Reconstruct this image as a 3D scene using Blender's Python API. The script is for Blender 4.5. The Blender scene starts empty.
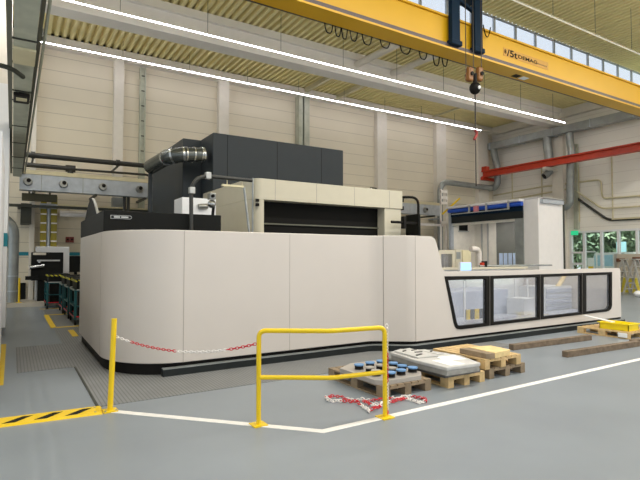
import bpy, bmesh, math, random
from mathutils import Vector, Matrix
random.seed(7)
S = bpy.context.scene
COL = S.collection

# ------------------------------------------------------------------ camera
FPX, CH = 494.0, 1.70
YAW, PITCH = math.radians(58.11), math.radians(2.07)
cam_d = bpy.data.cameras.new('camera')
cam_d.sensor_width = 36.0
cam_d.lens = FPX / 640 * 36.0
cam_d.clip_end = 400
cam = bpy.data.objects.new('camera', cam_d)
COL.objects.link(cam)
cam.location = (0, 0, CH)
cam.rotation_euler = (math.pi / 2 + PITCH, 0, YAW - math.pi / 2)
S.camera = cam

# ------------------------------------------------------------------ world, light, exposure
S.view_settings.view_transform = 'Standard'
S.view_settings.look = 'None'
S.view_settings.gamma = 1
S.view_settings.use_curve_mapping = False
S.view_settings.exposure = -0.12
W = bpy.data.worlds.new('sky')
S.world = W
W.use_nodes = True
bg = W.node_tree.nodes['Background']
bg.inputs['Color'].default_value = (0.86, 0.93, 1.0, 1)
bg.inputs['Strength'].default_value = 1.25
STRIP_EMIT = 24.0


def area(name, loc, sx, sy, power, rot=(0, 0, 0), color=(1, 0.97, 0.93)):
    d = bpy.data.lights.new(name, 'AREA')
    d.shape = 'RECTANGLE'
    d.size, d.size_y = sx, sy
    d.energy = power
    d.color = color
    o = bpy.data.objects.new(name, d)
    COL.objects.link(o)
    o.location = loc
    o.rotation_euler = rot
    return o


# lamp rows: rear ones at the strip lights, front ones unseen, added as fill
for i, (yy, zz, pw) in enumerate([(-3.0, 9.9, 1700), (4.0, 9.9, 2150), (15.5, 8.99, 220), (20.8, 9.69, 40)]):
    area('hall_light', (11.0 if yy > 10 else 14.0, yy, zz), 28.0, 0.026, pw)


area('aisle_fill', (0.25, 16.0, 8.6), 0.04, 6.0, 150)  # unseen lamp added to brighten the left aisle
sun_d = bpy.data.lights.new('sun', 'SUN')
sun_d.energy = 6.0
sun_d.angle = 0.02
sun = bpy.data.objects.new('sun', sun_d)
COL.objects.link(sun)
sun.rotation_euler = Vector((0.42, 0.12, -0.9)).to_track_quat('-Z', 'Y').to_euler()

# ------------------------------------------------------------------ pixel -> place helper (640 x 480 frame)
_f = Vector((math.cos(YAW) * math.cos(PITCH), math.sin(YAW) * math.cos(PITCH), math.sin(PITCH)))
_r = Vector((math.sin(YAW), -math.cos(YAW), 0))
_u = _r.cross(_f)
_C = Vector((0, 0, CH))


def at(x, y, X=None, Y=None, Z=None):
    d = _r * ((x - 320) / FPX) - _u * ((y - 240) / FPX) + _f
    if X is not None:
        t = X / d.x
    elif Y is not None:
        t = Y / d.y
    else:
        t = (Z - CH) / d.z
    return _C + d * t


# ------------------------------------------------------------------ materials
def lin(c):
    return tuple(((v / 255) / 12.92 if v / 255 <= 0.04045 else ((v / 255 + 0.055) / 1.055) ** 2.4) for v in c)


def mat(name, rgb, rough=0.5, metal=0.0, noise=0.06, scale=4.0, bump=0.0, spec=0.5, coat=0.0):
    m = bpy.data.materials.new(name)
    m.use_nodes = True
    nt = m.node_tree
    b = nt.nodes['Principled BSDF']
    c = lin(rgb)
    b.inputs['Roughness'].default_value = rough
    b.inputs['Metallic'].default_value = metal
    b.inputs['Specular IOR Level'].default_value = spec
    b.inputs['Coat Weight'].default_value = coat
    tc = nt.nodes.new('ShaderNodeTexCoord')
    n = nt.nodes.new('ShaderNodeTexNoise')
    n.inputs['Scale'].default_value = scale
    n.inputs['Detail'].default_value = 4
    nt.links.new(tc.outputs['Object'], n.inputs['Vector'])
    r = nt.nodes.new('ShaderNodeValToRGB')
    r.color_ramp.elements[0].position = 0.3
    r.color_ramp.elements[1].position = 0.7
    r.color_ramp.elements[0].color = tuple(v * (1 - noise) for v in c) + (1,)
    r.color_ramp.elements[1].color = tuple(min(1, v * (1 + noise)) for v in c) + (1,)
    nt.links.new(n.outputs['Fac'], r.inputs['Fac'])
    nt.links.new(r.outputs['Color'], b.inputs['Base Color'])
    if bump:
        bp = nt.nodes.new('ShaderNodeBump')
        bp.inputs['Strength'].default_value = bump
        nt.links.new(n.outputs['Fac'], bp.inputs['Height'])
        nt.links.new(bp.outputs['Normal'], b.inputs['Normal'])
    return m


def lines(m, axis, period, width, dark, offset=0.0):
    """joint lines every period metres along an object-space axis, darkening the base colour"""
    nt = m.node_tree
    b = nt.nodes['Principled BSDF']
    src = b.inputs['Base Color'].links[0].from_socket
    tc = [n for n in nt.nodes if n.type == 'TEX_COORD'][0]
    sp = nt.nodes.new('ShaderNodeSeparateXYZ')
    nt.links.new(tc.outputs['Object'], sp.inputs[0])
    a = nt.nodes.new('ShaderNodeMath'); a.operation = 'ADD'; a.inputs[1].default_value = 100 * period - offset
    nt.links.new(sp.outputs[axis], a.inputs[0])
    md = nt.nodes.new('ShaderNodeMath'); md.operation = 'MODULO'; md.inputs[1].default_value = period
    nt.links.new(a.outputs[0], md.inputs[0])
    lt = nt.nodes.new('ShaderNodeMath'); lt.operation = 'LESS_THAN'; lt.inputs[1].default_value = width
    nt.links.new(md.outputs[0], lt.inputs[0])
    mx = nt.nodes.new('ShaderNodeMix'); mx.data_type = 'RGBA'
    nt.links.new(lt.outputs[0], mx.inputs['Factor'])
    nt.links.new(src, mx.inputs['A'])
    mx.inputs['B'].default_value = lin(dark) + (1,)
    nt.links.new(mx.outputs['Result'], b.inputs['Base Color'])
    return m


def emit(name, rgb, strength):
    m = bpy.data.materials.new(name)
    m.use_nodes = True
    b = m.node_tree.nodes['Principled BSDF']
    b.inputs['Base Color'].default_value = lin(rgb) + (1,)
    b.inputs['Emission Color'].default_value = lin(rgb) + (1,)
    b.inputs['Emission Strength'].default_value = strength
    return m


def glass(name, tint, refl, haze=0.0, hazecol=(0.5, 0.5, 0.55)):
    m = bpy.data.materials.new(name)
    m.use_nodes = True
    nt = m.node_tree
    nt.nodes.clear()
    out = nt.nodes.new('ShaderNodeOutputMaterial')
    tr = nt.nodes.new('ShaderNodeBsdfTransparent'); tr.inputs[0].default_value = tint + (1,)
    gl = nt.nodes.new('ShaderNodeBsdfGlossy'); gl.inputs['Roughness'].default_value = 0.04
    df = nt.nodes.new('ShaderNodeBsdfDiffuse'); df.inputs[0].default_value = hazecol + (1,)
    lw = nt.nodes.new('ShaderNodeLayerWeight'); lw.inputs[0].default_value = 0.25
    mp = nt.nodes.new('ShaderNodeMath'); mp.operation = 'MULTIPLY'; mp.inputs[1].default_value = refl
    nt.links.new(lw.outputs['Fresnel'], mp.inputs[0])
    m1 = nt.nodes.new('ShaderNodeMixShader'); m2 = nt.nodes.new('ShaderNodeMixShader')
    m1.inputs[0].default_value = haze
    nt.links.new(tr.outputs[0], m1.inputs[1]); nt.links.new(df.outputs[0], m1.inputs[2])
    nt.links.new(mp.outputs[0], m2.inputs[0])
    nt.links.new(m1.outputs[0], m2.inputs[1]); nt.links.new(gl.outputs[0], m2.inputs[2])
    nt.links.new(m2.outputs[0], out.inputs[0])
    return m


M = {}
M['floor'] = mat('floor_paint', (129, 136, 142), 0.34, noise=0.07, scale=0.8, bump=0.02)
M['grate'] = lines(mat('ribbed_plate', (124, 125, 124), 0.5, noise=0.08, scale=3), 'X', 0.045, 0.014, (98, 99, 98))
M['whiteline'] = mat('white_road_paint', (228, 225, 220), 0.5, noise=0.05, scale=12)
M['yellowline'] = mat('yellow_road_paint', (222, 186, 30), 0.5, noise=0.06, scale=12)
M['wall'] = lines(mat('wall_panel', (218, 208, 186), 0.65, noise=0.03, scale=0.6), 'Z', 0.57, 0.02, (176, 166, 148))
M['wallend_lit'] = lines(mat('end_wall_daylit', (236, 231, 220), 0.65, noise=0.03, scale=0.6), 'Z', 0.57, 0.02, (212, 206, 194))  # paler than the back wall; daylight brightness is put into the colour
M['pillar'] = mat('pillar_paint', (222, 215, 202), 0.6, noise=0.03)
M['beamgrey'] = mat('beam_paint', (232, 228, 220), 0.6, noise=0.03, scale=1)
M['deck'] = mat('deck_sheet', (240, 226, 166), 0.5, noise=0.05, scale=2)
M['dark'] = mat('gap_shade', (28, 26, 22), 0.8)
M['strut'] = mat('strut_cream', (206, 196, 160), 0.5)
M['cream'] = mat('machine_cream', (203, 195, 187), 0.38, noise=0.015, scale=1.5)
M['creamhood'] = mat('hood_cream', (196, 189, 168), 0.4, noise=0.02)
M['seam'] = mat('seam_grey', (158, 151, 143), 0.6)
M['kick'] = mat('skirt_black', (30, 34, 34), 0.45, spec=0.3)
M['black'] = mat('satin_black', (17, 18, 16), 0.6, spec=0.18)
M['blackroom'] = mat('black_bellows', (17, 16, 13), 0.7, spec=0.15)
M['anth'] = mat('anthracite', (44, 50, 54), 0.5, noise=0.03, spec=0.3)
M['olive'] = mat('olive_grey', (92, 92, 78), 0.55)
M['steel'] = mat('polished_steel', (170, 172, 172), 0.22, 0.9)
M['galv'] = mat('galvanised', (178, 184, 190), 0.45, 0.35, noise=0.10, scale=5)
M['galvdark'] = mat('galvanised_dull', (176, 178, 160), 0.55, 0.1, noise=0.12, scale=4)
M['darksteel'] = mat('dark_steel', (62, 64, 56), 0.5, 0.3)
M['pipeblack'] = mat('pipe_black', (46, 46, 42), 0.45)
M['silver'] = mat('silver_foil', (150, 150, 144), 0.28, 0.8, noise=0.15, scale=7)
M['gun'] = mat('gunmetal', (92, 96, 94), 0.25, 0.7, noise=0.1, scale=6)
M['duct'] = mat('duct_grey', (150, 154, 152), 0.42, 0.45, noise=0.12, scale=3)
M['yellow'] = mat('safety_yellow', (232, 196, 14), 0.35, noise=0.03)
M['crane'] = mat('crane_yellow', (214, 164, 22), 0.4, noise=0.03, scale=1)
M['craneface'] = mat('crane_plate', (200, 150, 62), 0.5)
M['ink'] = mat('lettering_black', (16, 13, 10), 0.6, spec=0.2)
M['inkgrey'] = mat('lettering_brown', (120, 88, 40), 0.5)
M['navy'] = mat('trolley_blue', (6, 34, 54), 0.6, spec=0.15)
M['rail'] = mat('rail_steel', (84, 74, 74), 0.4, 0.4)
M['orange'] = mat('pulley_orange', (126, 80, 28), 0.45)
M['rope'] = mat('wire_rope', (60, 52, 42), 0.5)
M['red'] = mat('beam_red', (188, 52, 16), 0.42, noise=0.08)
M['redplastic'] = mat('red_plastic', (206, 26, 44), 0.4)
M['whiteplastic'] = mat('white_plastic', (236, 230, 224), 0.4)
M['wood'] = mat('pallet_wood', (202, 172, 122), 0.7, noise=0.22, scale=9, bump=0.1)
M['woodnew'] = mat('fresh_timber', (222, 196, 140), 0.7, noise=0.12, scale=9, bump=0.1)
M['woodold'] = mat('weathered_wood', (140, 122, 98), 0.8, noise=0.25, scale=9, bump=0.15)
M['woodgrey'] = mat('grey_timber', (112, 96, 78), 0.85, noise=0.3, scale=12, bump=0.2)
M['plate'] = mat('ground_steel', (176, 170, 162), 0.4, 0.3, noise=0.06)
M['platedark'] = mat('raw_steel', (100, 98, 94), 0.5, 0.3, noise=0.15)
M['casting'] = mat('pale_casting', (192, 190, 186), 0.5, noise=0.12, scale=6)
M['blue'] = mat('cap_blue', (104, 146, 192), 0.45)
M['rollblue'] = mat('roller_blue', (36, 84, 190), 0.4)
M['paper'] = mat('paper_white', (240, 240, 238), 0.7, noise=0.01)
M['white'] = mat('white_paint', (226, 226, 226), 0.45, noise=0.02)
M['boothwhite'] = mat('booth_white', (226, 222, 218), 0.5, noise=0.02)
M['boothin'] = mat('booth_inside', (226, 220, 206), 0.6)
M['teal'] = mat('teal_paint', (16, 124, 140), 0.4)
M['tealdark'] = mat('cart_teal', (22, 84, 88), 0.4)
M['brown'] = mat('box_brown', (110, 72, 48), 0.6)
M['beige'] = mat('board_beige', (192, 184, 168), 0.6, noise=0.03)
M['alu'] = mat('aluminium', (186, 186, 182), 0.35, 0.6)
M['screen'] = emit('screen_glow', (150, 190, 240), 0.9)
M['exit'] = emit('exit_green', (40, 190, 130), 0.8)
M['strip'] = emit('tube_light', (246, 244, 255), STRIP_EMIT)
M['stripdim'] = emit('tube_light_dim', (240, 232, 214), 0.45)
M['stripoff'] = mat('tube_housing', (226, 222, 206), 0.4)
M['pane'] = glass('pane_tinted', (0.93, 0.94, 0.96), 0.35, 0.10, (0.52, 0.54, 0.6))
M['winglass'] = glass('window_glass', (0.94, 0.97, 0.97), 0.3, 0.02)
M['skyglass'] = glass('skylight_glass', (0.95, 0.97, 1.0), 0.15, 0.06, (0.6, 0.65, 0.7))
M['leaf'] = mat('leaves', (176, 196, 164), 0.9, noise=0.35, scale=1.5, spec=0.1)
M['leafdark'] = mat('leaves_deep', (150, 176, 146), 0.9, noise=0.35, scale=1.5, spec=0.1)
M['bark'] = mat('bark', (90, 76, 60), 0.9)
M['grass'] = mat('outdoor_ground', (190, 200, 180), 0.9, noise=0.15)
M['carglass'] = mat('car_glass', (168, 205, 225), 0.1)
M['bedgrey'] = mat('bed_grey', (184, 188, 200), 0.45, noise=0.06)
M['bedlight'] = mat('bed_light', (222, 222, 222), 0.5, noise=0.05)


def stripes(name, c1, c2, period, axis_mix=(1, 1, 0)):
    m = mat(name, c1, 0.5, noise=0.03)
    nt = m.node_tree
    b = nt.nodes['Principled BSDF']
    tc = [n for n in nt.nodes if n.type == 'TEX_COORD'][0]
    dt = nt.nodes.new('ShaderNodeVectorMath'); dt.operation = 'DOT_PRODUCT'
    dt.inputs[1].default_value = axis_mix
    nt.links.new(tc.outputs['Object'], dt.inputs[0])
    a = nt.nodes.new('ShaderNodeMath'); a.operation = 'ADD'; a.inputs[1].default_value = 100 * period
    nt.links.new(dt.outputs['Value'], a.inputs[0])
    md = nt.nodes.new('ShaderNodeMath'); md.operation = 'MODULO'; md.inputs[1].default_value = period
    nt.links.new(a.outputs[0], md.inputs[0])
    lt = nt.nodes.new('ShaderNodeMath'); lt.operation = 'LESS_THAN'; lt.inputs[1].default_value = period / 2
    nt.links.new(md.outputs[0], lt.inputs[0])
    mx = nt.nodes.new('ShaderNodeMix'); mx.data_type = 'RGBA'
    nt.links.new(lt.outputs[0], mx.inputs['Factor'])
    mx.inputs['A'].default_value = lin(c1) + (1,)
    mx.inputs['B'].default_value = lin(c2) + (1,)
    nt.links.new(mx.outputs['Result'], b.inputs['Base Color'])
    return m


M['haz_y'] = mat('strip_yellow', (236, 196, 14), 0.4, noise=0.04)
M['hazard'] = stripes('hazard_paint', (236, 200, 20), (44, 42, 38), 0.17, (0.55, -0.85, 0))
M['chevron'] = stripes('chevron_paint', (214, 206, 40), (34, 34, 30), 0.13, (1, 1, 1.2))


# ------------------------------------------------------------------ mesh collecting
class MB:
    def __init__(s):
        s.v, s.f = [], []

    def add(s, vs, fs):
        n = len(s.v)
        s.v += [Vector(p) for p in vs]
        s.f += [tuple(i + n for i in q) for q in fs]
        return s

    def box(s, x0, x1, y0, y1, z0, z1):
        if x0 > x1: x0, x1 = x1, x0
        if y0 > y1: y0, y1 = y1, y0
        if z0 > z1: z0, z1 = z1, z0
        vs = [(x, y, z) for z in (z0, z1) for y in (y0, y1) for x in (x0, x1)]
        return s.add(vs, [(0, 2, 3, 1), (4, 5, 7, 6), (0, 1, 5, 4), (2, 6, 7, 3), (0, 4, 6, 2), (1, 3, 7, 5)])

    def bar(s, a, b, w, h):
        """rectangular bar from a to b, w across, h up"""
        a, b = Vector(a), Vector(b)
        d = (b - a).normalized()
        up = Vector((0, 0, 1)) if abs(d.z) < 0.95 else Vector((0, 1, 0))
        r = d.cross(up).normalized()
        q = r.cross(d).normalized()
        vs = []
        for p in (a, b):
            for i, j in ((-1, -1), (1, -1), (1, 1), (-1, 1)):
                vs.append(p + r * (i * w / 2) + q * (j * h / 2))
        return s.add(vs, [(0, 1, 2, 3), (7, 6, 5, 4), (0, 4, 5, 1), (1, 5, 6, 2), (2, 6, 7, 3), (3, 7, 4, 0)])

    def tube(s, pts, r, n=10, caps=True, closed=False):
        pts = [Vector(p) for p in pts]
        m = len(pts)
        ref = None
        rings = []
        for i, p in enumerate(pts):
            if closed:
                d = pts[(i + 1) % m] - pts[i - 1]
            else:
                d = pts[min(i + 1, m - 1)] - pts[max(i - 1, 0)]
            d.normalize()
            if ref is None:
                ref = Vector((0, 0, 1)) if abs(d.z) < 0.9 else Vector((1, 0, 0))
            a = (ref - d * ref.dot(d)).normalized()
            ref = a
            b = d.cross(a)
            rr = r[i] if isinstance(r, (list, tuple)) else r
            rings.append([p + (a * math.cos(2 * math.pi * k / n) + b * math.sin(2 * math.pi * k / n)) * rr for k in range(n)])
        vs = [v for q in rings for v in q]
        fs = []
        for i in range(m if closed else m - 1):
            j = (i + 1) % m
            for k in range(n):
                fs.append((i * n + k, i * n + (k + 1) % n, j * n + (k + 1) % n, j * n + k))
        if caps and not closed:
            fs.append(tuple(range(n - 1, -1, -1)))
            fs.append(tuple((m - 1) * n + k for k in range(n)))
        return s.add(vs, fs)

    def prism(s, poly, axis, a, b):
        """polygon (2D) extruded along axis 'X','Y' or 'Z' from a to b"""
        def p3(p, t):
            if axis == 'Z': return (p[0], p[1], t)
            if axis == 'Y': return (p[0], t, p[1])
            return (t, p[0], p[1])
        n = len(poly)
        vs = [p3(p, a) for p in poly] + [p3(p, b) for p in poly]
        fs = [tuple(range(n - 1, -1, -1)), tuple(range(n, 2 * n))]
        fs += [(i, (i + 1) % n, n + (i + 1) % n, n + i) for i in range(n)]
        return s.add(vs, fs)

    def wallstrip(s, path, z0, z1, t):
        """upright band of thickness t following a plan path; z1 may be a list per point"""
        n = len(path)
        nor = []
        for i in range(n):
            d = Vector((path[min(i + 1, n - 1)][0] - path[max(i - 1, 0)][0], path[min(i + 1, n - 1)][1] - path[max(i - 1, 0)][1]))
            d.normalize()
            nor.append(Vector((-d.y, d.x)))
        vs = []
        for i, p in enumerate(path):
            zt = z1[i] if isinstance(z1, (list, tuple)) else z1
            q = (p[0] + nor[i].x * t, p[1] + nor[i].y * t)
            vs += [(p[0], p[1], z0), (p[0], p[1], zt), (q[0], q[1], zt), (q[0], q[1], z0)]
        fs = []
        for i in range(n - 1):
            for k in range(4):
                fs.append((4 * i + k, 4 * i + 4 + k, 4 * i + 4 + (k + 1) % 4, 4 * i + (k + 1) % 4))
        fs.append((0, 1, 2, 3)); fs.append((4 * n - 1, 4 * n - 2, 4 * n - 3, 4 * n - 4))
        return s.add(vs, fs)

    def ball(s, c, r, n=12, sz=1.0):
        vs, fs = [], []
        c = Vector(c)
        m = n // 2
        for i in range(m + 1):
            th = math.pi * i / m
            for k in range(n):
                ph = 2 * math.pi * k / n
                vs.append(c + Vector((math.sin(th) * math.cos(ph), math.sin(th) * math.sin(ph), math.cos(th) * sz)) * r)
        for i in range(m):
            for k in range(n):
                fs.append((i * n + k, (i + 1) * n + k, (i + 1) * n + (k + 1) % n, i * n + (k + 1) % n))
        return s.add(vs, fs)

    def build(s, name, m, parent=None, smooth=False, bevel=0.0, kind=None):
        off = Vector((0, 0, 0))
        q = parent
        while q is not None:
            off += q.location
            q = q.parent
        me = bpy.data.meshes.new(name)
        me.from_pydata([tuple(v - off) for v in s.v], [], s.f)
        me.materials.append(m if not isinstance(m, str) else M[m])
        bm = bmesh.new(); bm.from_mesh(me)
        bmesh.ops.remove_doubles(bm, verts=bm.verts, dist=1e-6)
        bmesh.ops.recalc_face_normals(bm, faces=bm.faces)
        bm.to_mesh(me); bm.free()
        if smooth:
            for p in me.polygons: p.use_smooth = True
            me.set_sharp_from_angle(angle=math.radians(40))
        o = bpy.data.objects.new(name, me)
        COL.objects.link(o)
        if parent is not None: o.parent = parent
        if bevel:
            bv = o.modifiers.new('bevel', 'BEVEL'); bv.width = bevel; bv.segments = 2; bv.limit_method = 'ANGLE'
        if kind: o['kind'] = kind
        return o


def thing(name, label, cat, loc=(0, 0, 0), rz=0, group=None):
    o = bpy.data.objects.new(name, None)
    COL.objects.link(o)
    o.empty_display_size = 0.1
    o.location = loc
    o['label'] = label; o['category'] = cat
    if group: o['group'] = group
    return o


def tag(o, label, cat, group=None):
    o['label'] = label; o['category'] = cat
    if group: o['group'] = group
    return o


def dup(root, loc=None, rz=None, label=None, group=None):
    r = root.copy(); COL.objects.link(r)
    if loc is not None: r.location = loc
    if rz is not None: r.rotation_euler = (0, 0, rz)
    if label: r['label'] = label
    if group: r['group'] = group
    for ch in list(root.children):
        c = ch.copy(); COL.objects.link(c); c.parent = r
        for g in list(ch.children):
            d = g.copy(); COL.objects.link(d); d.parent = c
    return r


def struct(name, mb, m, **k):
    return mb.build(name, m, kind='structure', **k)


def part_text(name, body, m, parent, origin, xdir, zdir, height, width=None, depth=0.004, bold=0.0):
    """lettering as a mesh part, standing in the plane spanned by xdir / zdir"""
    cu = bpy.data.curves.new(name, 'FONT')
    cu.body = body; cu.size = 1.0; cu.extrude = 0.0; cu.offset = bold
    t = bpy.data.objects.new(name, cu)
    COL.objects.link(t)
    dg = bpy.context.evaluated_depsgraph_get(); dg.update()
    me = bpy.data.meshes.new_from_object(t.evaluated_get(dg))
    COL.objects.unlink(t); bpy.data.objects.remove(t)
    xs = [v.co.x for v in me.vertices]; ys = [v.co.y for v in me.vertices]
    w, h = max(xs) - min(xs), max(ys) - min(ys)
    sx = height / h; sw = (width / w) if width else sx
    x0, y0 = min(xs), min(ys)
    xd, zd = Vector(xdir).normalized(), Vector(zdir).normalized()
    off = Vector((0, 0, 0)); q = parent
    while q is not None:
        off += q.location; q = q.parent
    for v in me.vertices:
        v.co = Vector(origin) + xd * ((v.co.x - x0) * sw) + zd * ((v.co.y - y0) * sx) - off
    bm = bmesh.new(); bm.from_mesh(me)
    nrm = xd.cross(zd)
    g = bmesh.ops.extrude_face_region(bm, geom=list(bm.faces))
    for e in g['geom']:
        if isinstance(e, bmesh.types.BMVert): e.co += nrm * depth
    bmesh.ops.recalc_face_normals(bm, faces=bm.faces)
    bm.to_mesh(me); bm.free()
    me.materials.clear(); me.materials.append(M[m])
    o = bpy.data.objects.new(name, me); COL.objects.link(o); o.parent = parent
    return o


def arc(c, r, a0, a1, n, plane='XY'):
    out = []
    for i in range(n + 1):
        a = math.radians(a0 + (a1 - a0) * i / n)
        out.append((c[0] + r * math.cos(a), c[1] + r * math.sin(a)))
    return out


def roundpath(pts, r, n=5):
    """polyline with its inner corners rounded"""
    pts = [Vector(p) for p in pts]
    out = [pts[0]]
    for i in range(1, len(pts) - 1):
        a, b, c = pts[i - 1], pts[i], pts[i + 1]
        da, dc = (a - b), (c - b)
        k = min(r, da.length * 0.49, dc.length * 0.49)
        p, q = b + da.normalized() * k, b + dc.normalized() * k
        for j in range(n + 1):
            t = j / n
            out.append((1 - t) ** 2 * p + 2 * t * (1 - t) * b + t * t * q)
    out.append(pts[-1])
    return out


# ================================================================== SETTING
WY, EX = 22.0, 27.4
struct('floor', MB().box(-9, EX + 0.3, -7, WY + 0.3, -0.2, 0), 'floor')
struct('trim_1', MB().box(EX + 0.3, 75, -30, 60, -0.3, -0.05), 'grass')          # ground outdoors

# ribbed floor plates round the machine
g = MB()
g.box(0.87, 8.3, 6.17, 8.6, 0, 0.006)
g.box(0.87, 1.6, 8.6, 18.4, 0, 0.006)
g.box(0.085, 0.87, 8.6, 11.05, 0, 0.006)
struct('trim_2', g, 'grate')
struct('trim_3', MB().box(0.845, 0.872, 6.17, 8.6, 0, 0.009), 'darksteel')


def floor_line(name, a, b, w, m, z=0.004):
    mb = MB().bar((a[0], a[1], z / 2), (b[0], b[1], z / 2), w, z)
    return struct(name, mb, m)


bend = at(323, 431.5, Z=0)
p1 = at(113, 411.5, Z=0)
far = at(720, 341, Z=0)
d1 = (bend - p1).normalized(); d2 = (far - bend).normalized()
n1 = Vector((-d1.y, d1.x, 0)); n2 = Vector((-d2.y, d2.x, 0)); nm = (n1 + n2).normalized(); k = 0.045
nm *= k / nm.dot(n1)
mb = MB()
tops = [p1 + n1 * k, p1 - n1 * k, bend + nm, bend - nm, far + n2 * k, far - n2 * k]
vs = [(p.x, p.y, 0.004) for p in tops] + [(p.x, p.y, 0.0) for p in tops]
mb.add(vs, [(0, 1, 3, 2), (2, 3, 5, 4), (6, 8, 9, 7), (8, 10, 11, 9), (0, 2, 8, 6), (2, 4, 10, 8), (1, 7, 9, 3), (3, 9, 11, 5), (0, 6, 7, 1), (4, 5, 11, 10)])
struct('trim_4', mb, 'whiteline')
# yellow bay markings beside the carts
floor_line('trim_5', (0.88, 16.8), (0.88, 13.66), 0.12, 'yellowline', 0.012)
floor_line('trim_6', (0.94, 13.66), (1.75, 13.66), 0.12, 'yellowline', 0.0125)
floor_line('trim_7', (0.94, 16.75), (1.75, 16.75), 0.12, 'yellowline', 0.0125)
floor_line('trim_8', (0.80, 18.85), (1.8, 18.85), 0.14, 'yellowline')
floor_line('trim_9', (1.19, 13.0), (1.19, 11.9), 0.12, 'yellowline', 0.012)
floor_line('trim_10', (-0.12, 7.9), (-0.12, 11.6), 0.1, 'yellowline')

# walls
struct('wall_back', MB().box(-9, EX + 0.3, WY, WY + 0.3, 0, 10.40), 'wall')
wtop, wsill = at(576, 231.3, X=27.4).z, 0.9
wy_px = [569.5, 584, 601.3, 618.3, 637, 658, 682]
wys = [at(x, 245, X=EX).y for x in wy_px]
wl, wr = wys[0], wys[-1]
mb = MB()
mb.box(EX, EX + 0.3, wl, WY + 0.3, 0, 10.40)
mb.box(EX, EX + 0.3, wr, wl, wtop, 10.40)
mb.box(EX, EX + 0.3, -7, wr, 0, 10.40)
struct('wall_right', mb, 'wallend_lit')

struct('wall_front_shade', MB().box(-9, EX + 0.3, -7.3, -7, 6.0, 12.3), 'wallend_lit')  # unseen upper wall, added to keep sky light off the high roof
# window band in the end wall
fr = MB()
fr.box(EX - 0.02, EX + 0.16, wl - 0.14, wl, 0, wtop)
fr.box(EX - 0.02, EX + 0.16, wr, wr + 0.1, 0, wtop)
for yv in wys[1:-1]:
    fr.box(EX - 0.02, EX + 0.16, yv - 0.06, yv + 0.06, 0, wtop)
fr.box(EX - 0.01, EX + 0.15, wr, wl, wtop - 0.1, wtop)
fr.box(EX - 0.01, EX + 0.15, wr, wl, 0, 0.14)
fr.box(EX, EX + 0.14, wys[1], wl, 1.95, 2.05)
fr.box(EX, EX + 0.14, wys[1], wl, 1.3, 1.42)
win = struct('window_1', fr, 'white')
for i in range(len(wys) - 1):
    p = MB().box(EX + 0.06, EX + 0.075, wys[i + 1] + 0.06, wys[i] - 0.06, 0.14, wtop - 0.1).build('pane', 'winglass', win)

# wall pillars, wall beam, corrugated roof sheet
n_tr = [11]


def trim(mb, m, **k):
    o = struct('trim_%d' % n_tr[0], mb, m, **k)
    n_tr[0] += 1
    return o


for xa, xb in ((113.7, 123.3), (219, 229), (377.5, 387), (436.5, 446), (478, 488)):
    x0, x1 = at(xa, 130, Y=21.7).x, at(xb, 130, Y=21.7).x
    trim(MB().box(x0, x1, 21.7, 22.0, 0, 10.0), 'pillar')
x0, x1 = at(33, 60, Y=21.6).x, at(38, 60, Y=21.6).x
trim(MB().box(x0, x1, 21.6, 22.0, 0, 10.4), 'pillar')
x0, x1 = at(299, 130, Y=21.6).x, at(309.5, 130, Y=21.6).x                      # pair of grey steel columns
mb = MB(); w = (x1 - x0)
mb.box(x0, x0 + w * .36, 21.6, 22, 0, 10.1); mb.box(x0 + w * .52, x1, 21.6, 22, 0, 10.1)
trim(mb, 'galvdark')
trim(MB().box(-9, EX, 21.68, 22.0, 9.95, 10.38), 'pillar')
trim(MB().box(EX - 0.35, EX, -7, 21.68, 9.9, 10.38), 'pillar')
ec = at(536, 165, X=EX - 0.4)                                                    # end-wall columns
for xa, xb in ((552, 563),):
    y0, y1 = at(xa, 170, X=EX - 0.3).y, at(xb, 170, X=EX - 0.3).y
    trim(MB().box(EX - 0.3, EX, y1, y0, 0, 9.9), 'pillar')


def deck(y0, y1, zb, x0, x1, h=0.15, per=0.27):
    mb = MB()
    prof = []
    x = x0
    while x < x1:
        prof += [(x, zb), (x + per * 0.42, zb), (x + per * 0.54, zb + h), (x + per * 0.88, zb + h)]
        x += per
    vs = [(p[0], y0, p[1]) for p in prof] + [(p[0], y1, p[1]) for p in prof]
    n = len(prof)
    mb.add(vs, [(i, i + 1, n + i + 1, n + i) for i in range(n - 1)])
    return mb


struct('ceiling', deck(13.7, 22.0, 10.42, -9, EX), 'deck')
trim(deck(-7, 13.7, 12.0, -9, 44), 'deck')
trim(MB().box(-9, EX + 0.3, 13.66, 22.4, 10.60, 10.70).box(-9, 44, -7, 13.75, 12.2, 12.3).box(-9, EX + .3, 21.99, 22.4, 10.41, 10.62), 'dark')  # closing boards; the shade between the ribs is put into their dark colour
# big pale roof beam with flanges
bx = MB()
bx.box(-9, EX - 0.2, 16.80, 17.45, 9.36, 9.62)
bx.box(-9, EX - 0.2, 16.95, 17.30, 9.62, 10.14)
bx.box(-9, EX - 0.2, 16.80, 17.45, 10.14, 10.42)
trim(bx, 'beamgrey')
# clerestory between the low and the high roof
cf = MB()
for i in range(31):
    xx = EX + 13 - i * 1.42 - 0.4
    cf.box(xx - 0.05, xx + 0.05, 13.66, 13.74, 10.4, 12.0)
cf.box(-4, 42, 13.66, 13.74, 11.94, 12.0).box(-4, 42, 13.66, 13.74, 10.4, 10.5)
cw = struct('window_2', cf, 'galv')
MB().box(-4, 42, 13.695, 13.705, 10.5, 11.94).build('pane', 'skyglass', cw)

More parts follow.
